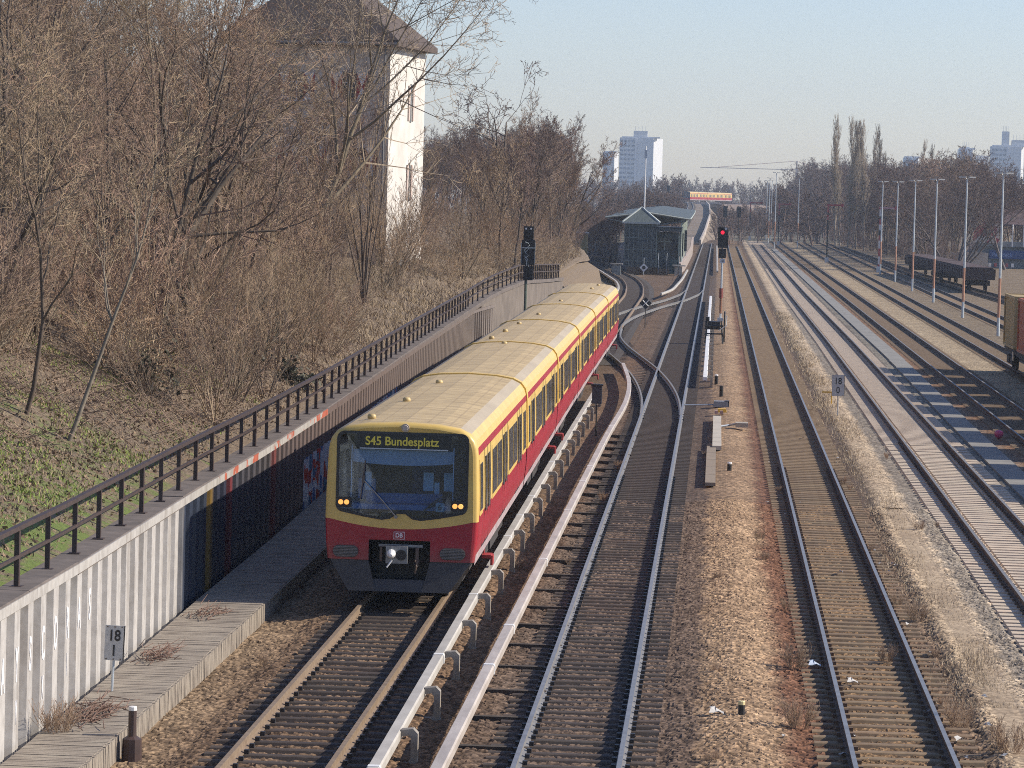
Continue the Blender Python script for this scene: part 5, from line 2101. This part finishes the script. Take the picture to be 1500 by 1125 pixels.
mb = MB()
mb.box((.0, 2.2, 2.4), (2.4, 4, 3.9), 0)
mb.build("wall", DGREEN, an)
mb = MB()
mb.box((0, 1.6, 4.65), (3.0, 5.2, .42))
mb.box((0, 1.6, 4.9), (3.2, 5.4, .1))
mb.build("roof", DGREEN2, an)
mb = MB()
mb.box((-.3, .19, 3.1), (1.5, .03, 1.3))
mb.build("window", M("office_window", (.02, .022, .022), (.05, .05, .048), 2, .2), an)
mb = MB()
mb.box((1.25, .1, 2.2), (.16, .16, 3.6))
mb.box((-1.15, .1, 2.2), (.1, .12, 3.6))
mb.build("corner_post", M("post_pale_green", (.3, .34, .28), (.22, .26, .21), 3, .6), an)
mb = MB()
mb.box((-.3, .16, 3.1), (.07, .04, 1.3))
mb.box((-.3, .16, 3.35), (1.5, .04, .06))
mb.build("window_bar", M("post_pale_green", (.3, .34, .28)), an)
mb = MB()
mb.box((.75, .18, 2.6), (.75, .04, 2.0))
mb.build("door", BLACK, an)
st = thing("metal_stair", "dark metal stair with a handrail leading up to the platform office", "stair", (-5.9, 374.6, -.1))
for k in range(6):
    mb = MB()
    mb.box((0, .2 * k, .15 + .2 * k), (.85, .22, .05))
    mb.build("tread", DARKMETAL, st)
mb = MB()
for x in (-.45, .45):
    mb.tube([(x, 0, 0), (x, 0, 1.5), (x, 1.1, 2.2)], .03, 5)
mb.build("handrail", GALV, st)
bk = thing("platform_cabinet", "dark blue-green cabinet standing at the foot of the platform office", "cabinet", (-4.75, 374.8, -.1))
mb = MB()
mb.box((0, 0, .75), (.8, .6, 1.5))
mb.build("body", M("cabinet_teal", (.03, .075, .08), (.02, .05, .06), 4, .5), bk)
mb = MB()
mb.box((0, -.32, .8), (.04, .02, 1.3))
mb.build("door_seam", BLACK, bk)

plat = thing("station_platform", "island platform of the station with pale worn edge", "platform", (0, 0, 0))
mb = MB()
rp = [(380.5, -9.9, -4.0), (400, -10.3, -3.75), (440, -12.6, -3.7), (510, -14.6, -3.7), (640, -15.3, -4.5)]
vs, fs = [], []
for y, a_, b_ in rp:
    vs += [(a_, y, -.5), (a_, y, .92), (b_, y, .92), (b_, y, -.5)]
for k in range(len(rp) - 1):
    for q in range(3):
        fs.append((4 * k + q, 4 * k + 4 + q, 4 * k + 5 + q, 4 * k + 1 + q))
fs.append((0, 1, 2, 3))
mb.add(vs, fs)
mb.build("deck", M("platform_concrete", (.34, .29, .25), (.24, .2, .18), .8, .9), plat)
mb = MB()
mb.sweep([(b_ - .2, y, .93) for y, a_, b_ in rp], [(-.15, 0), (.2, 0), (.2, .02), (-.15, .02)])
mb.build("edge", M("platform_edge", (.55, .45, .4), (.42, .34, .3), 1, .8), plat)
mb = MB()
for x, z in ((-3.95, .3), (-4.4, .3)):
    mb.box((x, 373.6, .2), (.35, .8, 1.1))
mb.box((-4.1, 373.4, .85), (1.4, 1.2, .12))
mb.build("end_wall", M("platform_end", (.5, .46, .38), (.4, .35, .28), 1.5, .9), plat)

cn = thing("platform_canopy", "long grey-green canopy roof on posts over the station platform", "canopy", (0, 0, 0))
mb = MB()
cp_ = [(388, -12.6, -8.0, -3.2), (420, -12.8, -8.2, -3.3), (470, -13.8, -9.0, -3.5), (540, -15, -9.8, -3.8), (640, -15.4, -10.2, -4.4)]
vs, fs = [], []
for y, a_, m_, b_ in cp_:
    vs += [(a_, y, 5.85), (m_, y, 6.5), (b_, y, 5.85), (a_, y, 5.6), (m_, y, 6.2), (b_, y, 5.6)]
for k in range(len(cp_) - 1):
    o = 6 * k
    fs += [(o, o + 6, o + 7, o + 1), (o + 1, o + 7, o + 8, o + 2), (o + 3, o + 4, o + 10, o + 9), (o + 4, o + 5, o + 11, o + 10), (o + 2, o + 8, o + 11, o + 5), (o, o + 3, o + 9, o + 6)]
fs += [(0, 1, 4, 3), (1, 2, 5, 4)]
mb.add(vs, fs)
mb.build("roof", ROOFG, cn)
mb = MB()
y0_, a_, m_, b_ = cp_[0]
for xa, za, xb, zb_ in ((a_, 5.74, m_, 6.38), (m_, 6.38, b_, 5.74)):
    mb.tube([(xa, y0_ - .06, za), (xb, y0_ - .06, zb_)], .09, 4)
mb.tube([(r_[3] + .03, r_[0], 5.74) for r_ in cp_], .08, 4)
mb.tube([(r_[1] - .03, r_[0], 5.74) for r_ in cp_], .08, 4)
mb.build("fascia", M("fascia_pale", (.36, .39, .36), (.28, .31, .28), 2, .6), cn)
for k in range(9):
    y = 384 + k * 24
    a_, m_, b_ = lerp_path(cp_, y)
    mb = MB()
    mb.tube([(m_, y, .9), (m_, y, 6.2)], .14, 8)
    mb.tube([(a_ + .4, y, 5.55), (m_, y, 4.8), (b_ - .4, y, 5.55)], .09, 6)
    mb.build("post", DGREEN2, cn)
for k in range(7):
    mb = MB()
    y = 388 + k * 17
    mb.tube([(lerp_path(cp_, y)[2] - .9, y, .9), (lerp_path(cp_, y)[2] - .9, y, 5.6)], .1, 6)
    mb.build("edge_post", M("post_pale_green", (.3, .34, .28), (.22, .26, .21), 3, .6), cn)
for lab, x, y, mt in (("dark leaning advert board at the right side under the canopy", -4.35, 392, DARKMETAL), ("dark green noticeboard farther along under the canopy", -4.3, 430, DGREEN)):
    q = thing("notice_board", lab, "board", (x, y, .92))
    mb = MB()
    mb.box((0, 0, 1.9), (.9, .12, 2.6))
    mb.build("board", mt, q)
    mb = MB()
    for s_ in (-.35, .35):
        mb.tube([(s_, 0, 0), (s_, 0, .8)], .05, 6)
    mb.build("post", GALV, q)
for lab, x, y in (("person in dark clothes standing at the far left edge of the platform", -13.3, 470),):
    pass
yb_ = thing("station_shed", "small yellowish hut with a pale frame left of the station tracks", "hut", (-17.2, 430, -.2))
mb = MB()
mb.box((0, 0, 2.0), (2.2, 2.0, 3.2), 0)
mb.build("wall", M("hut_ochre", (.36, .28, .14), (.28, .21, .1), 1.5, .9), yb_)
mb = MB()
mb.box((-1.12, -1.0, 2.0), (.1, .1, 3.3))
mb.box((0, 0, 3.68), (2.5, 2.3, .14))
mb.build("frame", WHITE, yb_)

mast = thing("radio_mast", "slim white lattice-topped mast rising behind the signal cabin", "mast", (-8.4, 392, .9))
mb = MB()
mb.tube([(0, 0, 0), (0, 0, 12.9)], [.11, .06], 8)
mb.build("pole", WHITE, mast)
mb = MB()
mb.box((0, 0, 12.0), (.28, .12, .9))
mb.build("antenna", GALV, mast)

# low wall left of the station bend, cabinet row
mb = MB()
mb.sweep([(-10.9, 262, 0), (-11.6, 300, 0), (-13.2, 340, 0), (-17, 388, 0)], [(-.25, -.5), (.25, -.5), (.25, .55), (-.25, .55)])
tag(mb.build("low_wall", M("low_wall_concrete", (.34, .28, .22), (.25, .2, .16), 1, .9)), "low brownish wall along the outside of the station bend", "wall")
q = thing("relay_cabinet", "pale slanted relay cabinet at the inside of the station bend", "cabinet", (-10.6, 366, -.2))
mb = MB()
mb.box((0, 0, .6), (.9, .8, 1.1), 0)
mb.build("body", M("relay_grey", (.22, .24, .24), (.16, .18, .18), 4, .6), q)
mb = MB()
mb.box((0, 0, 1.2), (1.3, 1.1, .12))
mb.build("lid", CONC, q)

# ------------------------------------------------------------------ embankment, bridge, far train
mb = MB()
ep = [(620, -9.5, 0), (700, -9.0, 1.2), (850, -8.5, 3.6), (1000, -9, 5.6), (1120, -10.5, 6.4), (1180, -8, 6.5)]
mb.sweep([(x, y, z) for y, x, z in ep], [(-14, -8), (-6, -.3), (6, -.3), (6.4, -.3), (13, -8)], closed=False)
tag(mb.build("embankment", M("embankment_earth", (.22, .17, .125), (.15, .115, .085), .08, .95)), kind="structure")
mb = MB()
ep2 = [(620, -3.2, .2), (700, -2.7, 1.4), (850, -2.2, 3.8), (1000, -2.8, 5.8), (1120, -4.2, 6.6)]
mb.sweep([(x, y, z) for y, x, z in ep2], [(-.15, -1.0), (.15, -1.0), (.15, .5), (-.15, .5)])
tag(mb.build("parapet", M("parapet_pale", (.5, .44, .39), (.4, .35, .3), .3, .8)), "pale parapet wall climbing along the ramp to the bridge", "parapet")
for k, (o_, lab) in enumerate(((-3.2, "distant railway track on the left side of the climbing ramp"), (.9, "distant railway track on the right side of the climbing ramp"))):
    r_ = thing("railway_track", lab, "railway track", (0, 0, 0))
    for s_ in (-.75, .75):
        rail("rail", [(x + o_, y, z + .12) for y, x, z in ep], s_, [STEEL, STEEL], r_)
    mb = MB()
    mb.sweep([(x + o_, y, z - .1) for y, x, z in ep], [(-1.4, -.3), (-1.4, 0), (1.4, 0), (1.4, -.3)])
    mb.build("track_bed", M("sooty_ballast", (.075, .058, .045)), r_)
br_ = thing("railway_bridge", "pale concrete end of the railway bridge under the far train", "bridge", (-1.5, 1130, 0))
mb = MB()
mb.box((0, 0, 3.0), (3.2, 3, 6.6), 0)
mb.box((-3.5, 0, 6.2), (12, 3, 1.0), 0)
mb.build("abutment", M("bridge_concrete", (.5, .42, .36), (.42, .35, .3), .3, .9), br_)
mb = MB()
mb.tube([(1.6, -1.6, 4.5), (5.5, -1.6, -.5)], .25, 4)
mb.build("stair_rail", CONC, br_)
mb = MB()
mb.box((10, 70, 2.2), (14, 150, 5.6), 0, rad(-10))
mb.box((8, 70, 5.6), (15, 151, 1.0), 0, rad(-10))
mb.build("viaduct", M("viaduct_brick", (.2, .15, .125), (.15, .115, .1), .05, .95), br_)

ft = thing("distant_train", "small red and ochre train far off on the bridge, turning to the right", "train", (-11.0, 1136, 6.5), rad(-8.5))
for k in range(5):
    mb = shell(.0, 18.4, 2)
    n = len(PROF)
    mb.f.append(tuple(range(n)))
    mb.m.append(1 if k else 5)
    mb.f.append(tuple(3 * n - 1 - q for q in range(n)))
    mb.m.append(1)
    c_ = mb.build("rail_car", BODYM + [M("cab_blue_black", (.05, .07, .1), (.03, .045, .07), 2, .4)], ft)
    c_.location = (0, k * 18.9, 0)
    for y in (2, 5, 8.3, 11.5, 14.5):
        g_ = MB()
        panel(g_, 1, y, y + 1.7, 1.85, 2.75, .03)
        g_.build("window", GLASS, c_)
    if k == 0:
        mb = MB()
        mb.box((0, -.1, 1.2), (2.4, .2, .5))
        mb.build("cab_apron", TRED, c_)
mb = MB()

# ------------------------------------------------------------------ lamp posts, semaphores, masts
POLE = M("lamp_pole_grey", (.52, .56, .57), (.42, .46, .48), 2, .5, .2)
POLEO = M("lamp_pole_rust", (.5, .27, .17), (.4, .2, .12), 1.5, .7)


def lamp_post(loc, h, label, group=None, double=True):
    r_ = thing("lamp_post", label, "lamp post", loc, rad(3), group)
    mb = MB()
    mb.tube([(0, 0, 0), (0, 0, 1.2)], [.105, .1], 10, 0)
    mb.tube([(0, 0, 1.2), (0, 0, h * .36)], [.1, .09], 10, 1)
    mb.tube([(0, 0, h * .36), (0, 0, h)], [.09, .055], 10, 0)
    mb.build("pole", [POLE, POLEO], r_)
    for s_ in ((-1, 1) if double else (1,)):
        mb = MB()
        mb.tube([(0, 0, h - .05), (s_ * .15, -.06, h + .1)], .035, 6)
        mb.box((s_ * .36, -.13, h + .13), (.5, .22, .1), 0, rad(14 * s_))
        lh = mb.build("lamp_head", M("lamp_head_pale", (.5, .5, .47), (.42, .42, .4), 3, .5), r_)
    return r_


NL = ["nearest grey lamp post of the row, close to the container wagon", "second grey lamp post, just before the flat wagon's near end", "third grey lamp post, in front of the flat wagon's middle",
      "fourth grey lamp post, at the flat wagon's far end", "fifth grey lamp post, right of the red and white semaphore", "sixth grey lamp post, directly behind the red and white semaphore"]
for k, (x, y, h) in enumerate(((18.15, 225.4, 10.35), (18.27, 259.9, 10.3), (18.43, 298.2, 10.35), (18.63, 334.5, 10.45), (18.9, 372.4, 10.5), (18.95, 408, 10.7))):
    lamp_post((x, y, -.2), h, NL[k])
for k, (u, top, base, lab) in enumerate(((1134, 253, 363, "tall grey and orange lamp mast standing alone between the sidings"), (1167.5, 260, 362, "grey mast at the foot of the dark trees, left of the poplars"),
                                         (1125, 261, 357, "middle one of three close-set distant orange-footed masts"), (1121.5, 265, 350, "leftmost of three close-set distant orange-footed masts"),
                                         (1128.5, 264, 352, "rightmost of three close-set distant orange-footed masts"))):
    yh = 290 + .027 * (u - 1054)
    y = 8.3 * 5100 / (base - yh)
    lamp_post(((u - 1054 - .027 * 0) / 5100 * y + (.027 * (base - 290)) / 5100 * y, y, -.2), (base - top) / 5100 * y, lab, None, k != 1)

REDW = M("semaphore_red", (.36, .06, .065), (.28, .045, .05), 3, .6)
SW = M("semaphore_white", (.6, .57, .55), (.5, .47, .45), 3, .6)
for k, (u, base, arm, L, lab, st_) in enumerate(((1285.5, 397, 303, 25, "red and white semaphore signal with a level red arm before the lamp posts", 1), (1210, 383, 299, 22, "dark semaphore signal with a level arm below the poplars", 0),
                                               (1139.5, 358, 298, 17, "semaphore signal with a dark red arm behind the tall lone lamp mast", 0), (1098, 350, 296, 17, "most distant semaphore signal, left of the three close-set masts", 0))):
    yh = 290 + .027 * (u - 1054)
    y = 8.3 * 5100 / (base - yh)
    x = (u - 1054 + .027 * (base - 290)) / 5100 * y
    px = y / 5100
    za = 8.2 - (arm - yh) * px
    r_ = thing("semaphore_signal", lab, "semaphore", (x, y, -.2))
    mb = MB()
    n = 8
    for j in range(n):
        mb.box((0, 0, (za) * (j + .5) / n), (.2, .2, za / n - .01), (j % 2 if st_ else (0 if j > 5 else 2)))
    mb.box((0, 0, .3), (.5, .4, .8), 3)
    mb.build("mast", [REDW, SW, DARKMETAL, GALV], r_)
    mb = MB()
    mb.box((L * px * .42, -.14, za + .1), (L * px, .04, .22), 0)
    mb.box((L * px * .42, -.163, za + .1), (L * px * .92, .006, .09), 1)
    a_ = mb.build("arm", [REDW, SW if st_ else REDW], r_)
    mb = MB()
    mb.tube([(L * px * .92, -.13, za + .1), (L * px * .92, -.18, za + .1)], .24, 12)
    mb.build("arm_disc", REDW, a_)
    mb = MB()
    mb.box((.0, -.16, za * .62), (.3, .12, .6))
    mb.box((0, -.16, za * .86), (.22, .1, .3))
    mb.build("lamp_box", DARKMETAL, r_)

for lab, u, b_, top in (("small dark distant light signal right of the bridge end", 1063, 340, 300), ("distant light signal partly hidden by shrubs, left of the most distant semaphore", 1083, 345, 300), ("small dark signal standing high on the ramp left of the far train", 979, 305, 272)):
    y = 620 if u != 979 else 900
    r_ = thing("distant_signal", lab, "signal", ((u - 1054) / 5100 * y, y, 0 if u != 979 else 4.2))
    zt = 8.2 + (288 - top) / 5100 * y - r_.location.z
    mb = MB()
    mb.tube([(0, 0, 0), (0, 0, zt)], .09, 6)
    mb.build("mast", DARKMETAL, r_)
    mb = MB()
    mb.box((0, -.1, zt - .9), (.75, .2, 1.9))
    mb.build("head", BLACK, r_)

# ------------------------------------------------------------------ wagons
wg = thing("flat_wagon", "long dark rusty flat wagon with low sides on the far right siding", "wagon", (0, 0, 0))
p0, p1 = Vector((25.0, 333, 0)), Vector((23.3, 410, 0))
dv = (p1 - p0).normalized()
wg.location = p0
wg.rotation_euler = (0, 0, math.atan2(-dv.x, dv.y))
LW = 38.0
WGM = M("wagon_rust", (.075, .045, .038), (.045, .03, .027), 2, .9, 0, .3)
for n_ in range(2):
    mb = MB()
    y0 = n_ * 39.0
    mb.box((0, y0 + 19, 1.25), (2.7, LW, .3))
    for s_ in (-1, 1):
        mb.box((s_ * 1.36, y0 + 19, 1.75), (.07, LW, .75))
        for k in range(20):
            mb.box((s_ * 1.42, y0 + 1 + k * 1.9, 1.6), (.06, .12, 1.0))
    mb.box((0, y0 + .05, 1.75), (2.7, .08, .75))
    mb.build("wagon_body", WGM, wg)
    for y in (2.4, 4.2, 33.6, 35.6):
        mb = MB()
        for s_ in (-1, 1):
            mb.tube([(s_ * .7, y0 + y, .46), (s_ * .84, y0 + y, .46)], .46, 14)
        mb.box((0, y0 + y, .75), (2.2, .6, .5))
        mb.build("wheelset", UNDER, wg)
    mb = MB()
    mb.box((0, y0 + 19, 2.15), (2.4, LW - 1, .25), 0)
    mb.build("load", M("wagon_load", (.075, .038, .032), (.05, .028, .025), .8, .95, 0, .5), wg)

CONTC = [("ochre", (.46, .33, .14)), ("orange-red", (.5, .16, .08)), ("ochre", (.34, .23, .09)), ("brown", (.2, .1, .06)), ("ochre", (.36, .24, .1)), ("brown", (.22, .1, .06)), ("ochre", (.33, .22, .08)), ("brown", (.2, .09, .05)), ("brown", (.2, .09, .05)), ("ochre", (.33, .22, .08))]


def container(k, y1):
    nm, cc = CONTC[k]
    lab = {0: "ochre container, the farthest one on the wagons at the right edge", 1: "orange-red container, second farthest on the wagons at the right edge"}.get(k, "container on the wagon row continuing beyond the right edge")
    r_ = thing("freight_container", lab, "container", (15.85, y1 - 6.06, 1.16), 0, None if k < 2 else "containers beyond the right edge")
    mt = M("container_%d" % k, cc, tuple(q * .8 for q in cc), 1.5, .6, 0, .1)
    mb = MB()
    pts = []
    y = .15
    while y < 5.9:
        pts += [(1.19, y), (1.19, y + .14), (1.155, y + .19), (1.155, y + .31)]
        y += .36
    n = len(pts)
    for s_ in (-1, 1):
        vs = [(s_ * x, y_, z) for z in (.12, 2.48) for x, y_ in pts]
        mb.add(vs, [(q, q + 1, n + q + 1, n + q) if s_ > 0 else (q, n + q, n + q + 1, q + 1) for q in range(n - 1)])
    mb.box((0, 3.03, 2.53), (2.3, 5.9, .05))
    mb.box((0, 3.03, .1), (2.3, 5.9, .1))
    mb.build("body", mt, r_)
    mb = MB()
    for x in (-1.19, 1.19):
        for y in (.06, 6.0):
            mb.box((x, y, 1.3), (.12, .12, 2.58))
        for z in (.07, 2.54):
            mb.box((x, 3.03, z), (.1, 5.8, .13))
    for y in (.06, 6.0):
        for z in (.07, 2.54):
            mb.box((0, y, z), (2.26, .1, .12))
    mb.build("frame", mt, r_)
    for s_ in (-.58, .58):
        mb = MB()
        mb.box((s_, .04, 1.3), (1.12, .05, 2.3))
        for x in (-.3, .1):
            mb.tube([(s_ + x, .0, .15), (s_ + x, .0, 2.45)], .02, 5)
        mb.build("door", mt, r_)
    mb = MB()
    for z in (.5, 1.0, 1.9, 2.3):
        mb.box((-1.255, .2, z), (.02, .06, .1))
        mb.box((-1.255, 5.86, z), (.02, .06, .1))
    mb.build("lock_fitting", YELLOW, r_)


cw = thing("container_wagon", "dark container wagon whose far end with a pale number plate shows at the right edge", "wagon", (15.85, 178.4, 0))
mb = MB()
mb.box((0, -40, 1.0), (2.2, 80, .28))
mb.build("wagon_frame", UNDER, cw)
for y in (-1.6, -3.4, -14, -15.8, -18.5, -20.3, -34, -36, -52, -54, -70, -72):
    mb = MB()
    for s_ in (-1, 1):
        mb.tube([(s_ * .7, y, .46), (s_ * .84, y, .46)], .46, 14)
        mb.box((s_ * 1.0, y, .5), (.16, 1.3, .4))
    mb.build("wheelset", UNDER, cw)
mb = MB()
for s_ in (-.88, .88):
    mb.tube([(s_, .1, 1.02), (s_, .55, 1.02)], .09, 8)
    mb.tube([(s_, .5, 1.02), (s_, .6, 1.02)], .22, 12)
mb.build("buffer", DARKMETAL, cw)
mb = MB()
mb.box((-1.14, -5.2, .78), (.03, .7, .42))
mb.build("number_plate", M("plate_cream", (.6, .52, .38), (.5, .43, .3), 4, .7), cw)
for k in range(10):
    container(k, 178.0 - 8.05 * k)

# ------------------------------------------------------------------ car park and boards behind the trees on the right
pk = thing("parking_deck", "grey parking deck with a blue Parkdeck sign and a red and white painted wall", "building", (36.5, 470, -1.9))
PGR = M("deck_grey", (.25, .27, .28), (.2, .215, .225), .6, .9)
mb = MB()
mb.box((2.5, 8, 2.4), (10, 14, 4.4), 0)
mb.box((7.3, .4, 3.3), (3.2, 2, 6.4), 0)
mb.box((1.8, .6, 4.95), (9.0, .5, .7), 0)
mb.build("wall", [PGR], pk)
mb = MB()
mb.add([(-1, 3, 7.6), (9, 3, 7.6), (9, 12, 9.6), (-1, 12, 9.6), (-1, 3, 7.4), (9, 3, 7.4)], [(0, 1, 2, 3), (0, 4, 5, 1)])
mb.build("roof", M("deck_roof_red", (.1, .055, .05), (.07, .042, .038), .4, .9), pk)
m, t, b = nmat("painted_wall")
nn = noise(t, .42, 3, .55, coords(t))
t.links.new(ramp(t, nn.outputs[0], [(.47, (.4, .05, .07)), (.5, (.55, .5, .44))], 'CONSTANT'), b.inputs["Base Color"])
mb = MB()
mb.box((-.7, .2, 6.4), (3.4, .2, 2.7))
mb.build("painted_board", m, pk)
mb = MB()
mb.box((2.2, .1, 3.55), (4.8, .16, 1.15))
sg_ = mb.build("parking_sign", M("sign_blue", (.02, .06, .2), (.015, .05, .16), 2, .5), pk)
text("sign_lettering", "Parkdeck", .72, M("sign_letter", (.3, .42, .7), (.25, .36, .6), 3, .5), sg_, (1.55, -.0, 3.5), sx=1.0)
mb = MB()
for k in range(3):
    mb.tube([(1.3 + k * 1.5, -.3, 4.6), (1.3 + k * 1.5, -.3, 7.6)], .09, 6)
mb.build("flag_pole", WHITE, pk)
mb = MB()
for k in range(8):
    mb.box((-2.4 + k * .75, -1.2, 1.35), (.36, .1, .5), k % 2)
bar = tag(mb.build("road_barrier", [M("semaphore_red", (.4, .05, .05)), WHITE]), "low red and white striped barrier before the parking deck", "barrier")
bar.location = (36.5, 470, -1.1)
mb = MB()
mb.box((0, 0, 1.2), (5.2, .5, 2.3))
lw_ = tag(mb.build("low_wall", M("cream_wall", (.5, .42, .34), (.4, .34, .27), .6, .9)), "cream low wall left below the parking sign", "wall")
lw_.location = (33.4, 468, -.5)

# ------------------------------------------------------------------ far towers, crane
def tower(label, u0, u1, top, y, cw_, rz=0.0, rows=16, extra=None, split=.45):
    px = y / 5100
    yh = 290 + .027 * ((u0 + u1) / 2 - 1054)
    x0, x1 = (u0 - 1054) * px, (u1 - 1054) * px
    H = 8.2 + (yh - top) * px
    W = x1 - x0
    r_ = thing("tower_block", label, "tower block", ((x0 + x1) / 2, y, -.6))
    F_, L_ = M("tower_front", (.62, .63, .62), (.57, .585, .58), .1, .8), M("tower_lit", (.6, .6, .59), (.56, .56, .55), .1, .8)
    a, c_ = W * .80, W * .20
    mb = MB()
    mb.box((-W / 2 + a / 2, 6, H / 2), (a, 12, H), 0)
    mb.add([(-W / 2 + a, 0, 0), (W / 2, 26, 0), (W / 2, 26, H), (-W / 2 + a, 0, H), (-W / 2 + a, 30, 0), (-W / 2 + a, 30, H)], [(0, 1, 2, 3), (3, 2, 5), (1, 4, 5, 2)], 1)
    mb.build("wall", [F_, L_], r_)
    mb = MB()
    fw = a * split
    for k in range(rows):
        z = H - 2.2 - k * 2.85
        if z < 2:
            break
        for j in range(4):
            mb.box((-W / 2 + fw * (j + .5) / 4, -.08, z), (fw / 4 * .72, .12, 1.25))
    mb.build("window", M("tower_window", (.24, .28, .33), (.18, .215, .26), .2, .4), r_)
    mb = MB()
    mb.box((-W / 2 + fw + .6, -.25, H / 2), (1.0, .5, H))
    mb.box((0, 5, H + .4), (W * .9, 9, .8))
    mb.build("pier", M("tower_pier", (.68, .69, .69), (.62, .63, .64), .1, .8), r_)
    if extra:
        for (fx, w_, h_) in extra:
            mb = MB()
            mb.box((fx * W, 6, H + h_ / 2), (w_ * W, 8, h_))
            mb.box((fx * W + w_ * W / 2, 6, H + h_ / 2), (.6, 8.1, h_), 1)
            for q in range(4):
                mb.tube([(fx * W + (q - 1.5) * w_ * W * .25, 4, H + h_), (fx * W + (q - 1.5) * w_ * W * .25, 4, H + h_ + 3.2)], .12, 4)
            mb.build("rooftop_plant", [F_, L_], r_)
    return r_


tower("pale high-rise with a rooftop block rising behind the station", 906, 968, 201, 2200, 1, extra=((-.02, .32, 4.4),))
tower("lower pale block attached left of the high-rise, mostly behind trees", 882, 903, 222, 2230, 1)
tower("pale tower with a chimney-like rooftop block at the right edge", 1446, 1500, 214, 2100, 1, extra=((-.12, .16, 9), (.22, .34, 4.0)), split=.5)
tower("flat-roofed block just left of the right-edge tower, seen above the trees", 1399, 1424, 218, 2150, 1, extra=((-.1, .4, 1.5),))
tower("low bluish block between the two right-hand rooftops", 1424, 1447, 229, 2180, 1)
tower("small distant block left of the twin poplars", 1320, 1346, 230, 2160, 1)
tower("block at the very right edge of the view", 1500, 1530, 206, 2120, 1)
cr = thing("tower_crane", "faint orange tower crane with a long level jib on the horizon", "crane", ((1165 - 1054) / 5100 * 2000, 2000, 0))
zc = 8.2 + (292 - 248) * 2000 / 5100
CRM = M("crane_orange", (.6, .45, .36), (.52, .4, .32), .3, .7)
mb = MB()
mb.box((0, 0, zc / 2), (1.3, 1.3, zc))
mb.build("tower", CRM, cr)
mb = MB()
mb.box((-22, 0, zc), (66, .6, .4))
mb.tube([(0, 0, zc + 5), (-45, 0, zc + .4)], .16, 4)
mb.tube([(0, 0, zc + 5), (11, 0, zc + .4)], .16, 4)
mb.box((0, 0, zc + 2.5), (.8, .8, 5))
mb.box((9, 0, zc - .8), (3, 1, 1.5))
mb.build("jib", CRM, cr)
cv = [("white flat roofed shed front far away over the bridge", 1070, 1078, 275, 1500)]
q = thing("distant_shed", "small white block visible over the far train", "building", ((1070 - 1054) / 5100 * 1700, 1700, -.5))
mb = MB()
mb.box((0, 0, 6.5), (1.6, 2, 13.5))
mb.build("wall", WHITE, q)
mb = MB()
mb.box((-.6, -1.05, 11.5), (.4, .1, .7))
mb.build("window", DARKMETAL, q)
hr = thing("orange_roofed_house", "bright orange tiled roof glimpsed through the bare trees near the station", "house", (-23.5, 470, -1.2))
mb = MB()
mb.box((0, 4, 5.5), (6, 8, 11))
mb.build("wall", PLAST, hr)
mb = MB()
mb.add([(-3.4, -.4, 11), (3.4, -.4, 11), (3.4, 8.4, 11), (-3.4, 8.4, 11), (-3.4, 4, 14), (3.4, 4, 14)], [(0, 1, 5, 4), (2, 3, 4, 5), (1, 2, 5), (3, 0, 4)])
mb.build("roof", M("roof_orange", (.5, .16, .07), (.42, .13, .06), 1, .8), hr)
# ------------------------------------------------------------------ haze
hz = MB()
hz.box((60, 1140, 41), (1700, 2400, 86))
m = bpy.data.materials.new("haze_air")
m.use_nodes = True
t = m.node_tree
t.nodes.remove(t.nodes["Principled BSDF"])
pv = t.nodes.new("ShaderNodeVolumePrincipled")
pv.inputs["Color"].default_value = (.74, .86, 1, 1)
pv.inputs["Density"].default_value = .00017
pv.inputs["Anisotropy"].default_value = .2
t.links.new(pv.outputs[0], t.nodes["Material Output"].inputs["Volume"])
tag(hz.build("haze", m), kind="stuff")
